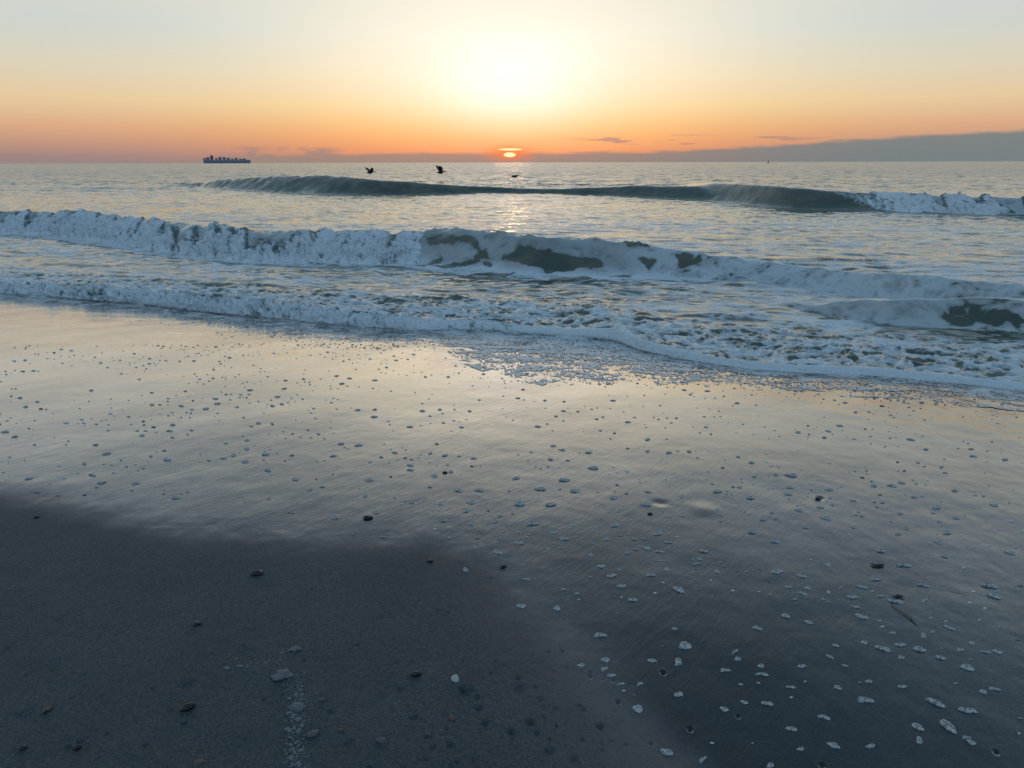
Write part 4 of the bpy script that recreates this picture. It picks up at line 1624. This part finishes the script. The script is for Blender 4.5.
# ------------------------------------------------------------------ container ship
m_hull = plain('ship_hull_paint', (0.24, 0.28, 0.35), 0.5, .15, .05)
m_house = plain('ship_house_paint', (0.16, 0.17, 0.20), 0.5, .1, .05)
m_box = plain('container_paint', (0.30, 0.235, 0.26), 0.5, .5, .08)
SHIP_D = 4400.0
ship = bpy.data.objects.new('container_ship', None)
COL.objects.link(ship)
x0, _, _ = at_depth(203.9, 162, SHIP_D)
x1, _, _ = at_depth(251.2, 162, SHIP_D)
ship.location = ((x0 + x1) / 2, SHIP_D, 0)
SA = math.atan2((x0 + x1) / 2, SHIP_D)
ship.rotation_euler = (0, 0, -SA)                         # broadside on
L = (x1 - x0) * math.cos(SA)
mpp = at_depth(227, 161, SHIP_D)[2] - at_depth(227, 162, SHIP_D)[2]
bm = bmesh.new()
rings = []
for u in np.linspace(-.5, .5, 24):
    bw = 20 * (1 - max(0, (u - .30) / .20) ** 2.2) * (1 - 0.25 * max(0, (-u - .42) / .08))
    bw = max(bw, .3)
    top_ = 3.0 * mpp + (.55 * mpp * sstep(u, .36, .46) + .25 * mpp * sstep(-u, .44, .47))
    shrink = max(0, (u - .40) / .10)
    rake = -shrink * .028 * L
    rings.append([(u * L + rake, -bw * .8 * (1 - .5 * shrink), -3), (u * L + rake * .4, -bw * .95, 6), (u * L, -bw, top_), (u * L, bw, top_), (u * L + rake * .4, bw * .95, 6), (u * L + rake, bw * .8 * (1 - .5 * shrink), -3)])
loft(bm, rings)
hull = bm_obj(bm, 'hull', m_hull, ship)
hull.data.polygons.foreach_set('use_smooth', [False] * len(hull.data.polygons))


def boxes(bm, lst):
    for (a0, a1, b0, b1, c0, c1) in lst:
        g = bmesh.ops.create_cube(bm, size=1)
        for v in g['verts']:
            v.co = ((a0 + a1) / 2 + v.co.x * (a1 - a0), (b0 + b1) / 2 + v.co.y * (b1 - b0), (c0 + c1) / 2 + v.co.z * (c1 - c0))


def flat_obj(bm, name, m, parent):
    o = bm_obj(bm, name, m, parent)
    o.data.polygons.foreach_set('use_smooth', [False] * len(o.data.polygons))
    return o


ux = lambda c: ((c - 178) / 12.8 / 47.3 - .5) * L         # from columns of an enlarged view
uz = lambda r: (231 - r) / 12.8 * mpp
deck = 3.0 * mpp
bm = bmesh.new()
boxes(bm, [(ux(268), ux(306), -16, 16, deck - 1, uz(146)), (ux(264), ux(308), -20, 20, uz(146), uz(138)),
           (ux(272), ux(300), -12, 12, uz(138), uz(133)), (ux(281), ux(285), -1, 1, uz(133), uz(120)), (ux(277), ux(289), -4, 4, uz(127), uz(125))])
flat_obj(bm, 'bridge', m_house, ship)
bm = bmesh.new()
boxes(bm, [(ux(292), ux(301), -4, 4, uz(139) + .3, uz(126)), (ux(294), ux(299), -3, 3, uz(126), uz(123))])
flat_obj(bm, 'funnel', m_hull, ship)
for a0, a1, tp in [(180, 206, 164), (216, 256, 154), (328, 358, 164), (370, 410, 152), (424, 462, 152), (474, 512, 160), (530, 562, 172), (576, 614, 161),
                   (634, 668, 171), (680, 718, 169)]:
    bm = bmesh.new()
    rs = random.Random(a0)
    lst = []
    h = uz(tp)
    rows = 5
    for k in range(rows):
        bb = -18 + 36 * k / rows
        lst.append((ux(a0 - 1), ux(a1 + 2) - rs.uniform(0, 1.0), bb + .1, bb + 36 / rows - .1, deck - .5, h - rs.choice([0, 0, 2.6, 5.2]) if k else h))
    boxes(bm, lst)
    flat_obj(bm, 'container_stack', m_box, ship)
bm = bmesh.new()
boxes(bm, [(ux(735), ux(738), -.6, .6, deck, uz(163)), (ux(520), ux(523), -.6, .6, deck, uz(160))])
flat_obj(bm, 'mast', m_house, ship)
tag(ship, 'loaded container ship in dark silhouette on the horizon', 'ship')

# ------------------------------------------------------------------ navigation buoy
D = 1200.0
bx_, by_, bz_ = at_depth(768.3, 161.2, D)
buoy = bpy.data.objects.new('navigation_buoy', None)
COL.objects.link(buoy)
buoy.location = (bx_, by_, 0)
m_buoy = plain('buoy_paint', (0.03, 0.05, 0.045), 0.5, .2, 1)
bm = bmesh.new()
ringc = lambda r_, z: [(r_ * math.cos(2 * math.pi * i / 16), r_ * math.sin(2 * math.pi * i / 16), z) for i in range(16)]
loft(bm, [ringc(1.0, -.5), ringc(1.35, -.3), ringc(1.35, .6), ringc(1.1, .8)])
bm_obj(bm, 'float', m_buoy, buoy)
tw = tubes([([(.8 * math.cos(a), .8 * math.sin(a), .75), (.3 * math.cos(a), .3 * math.sin(a), 4.2)], .14, .12) for a in (0, 1.57, 3.14, 4.71)]
           + [([(.62 * math.cos(a), .62 * math.sin(a), 2.0), (.62 * math.cos(a + 1.57), .62 * math.sin(a + 1.57), 2.0)], .08, .08) for a in (0, 1.57, 3.14, 4.71)], 'tower', m_buoy)
tw.parent = buoy
bm = bmesh.new()
loft(bm, [ringc(.45, 4.15), ringc(.45, 4.7), ringc(.25, 4.8), ringc(.25, 5.3), ringc(.05, 5.4)])
bm_obj(bm, 'lantern', m_buoy, buoy)
tag(buoy, 'tiny dark navigation buoy standing on the horizon under the cloud bank', 'buoy')
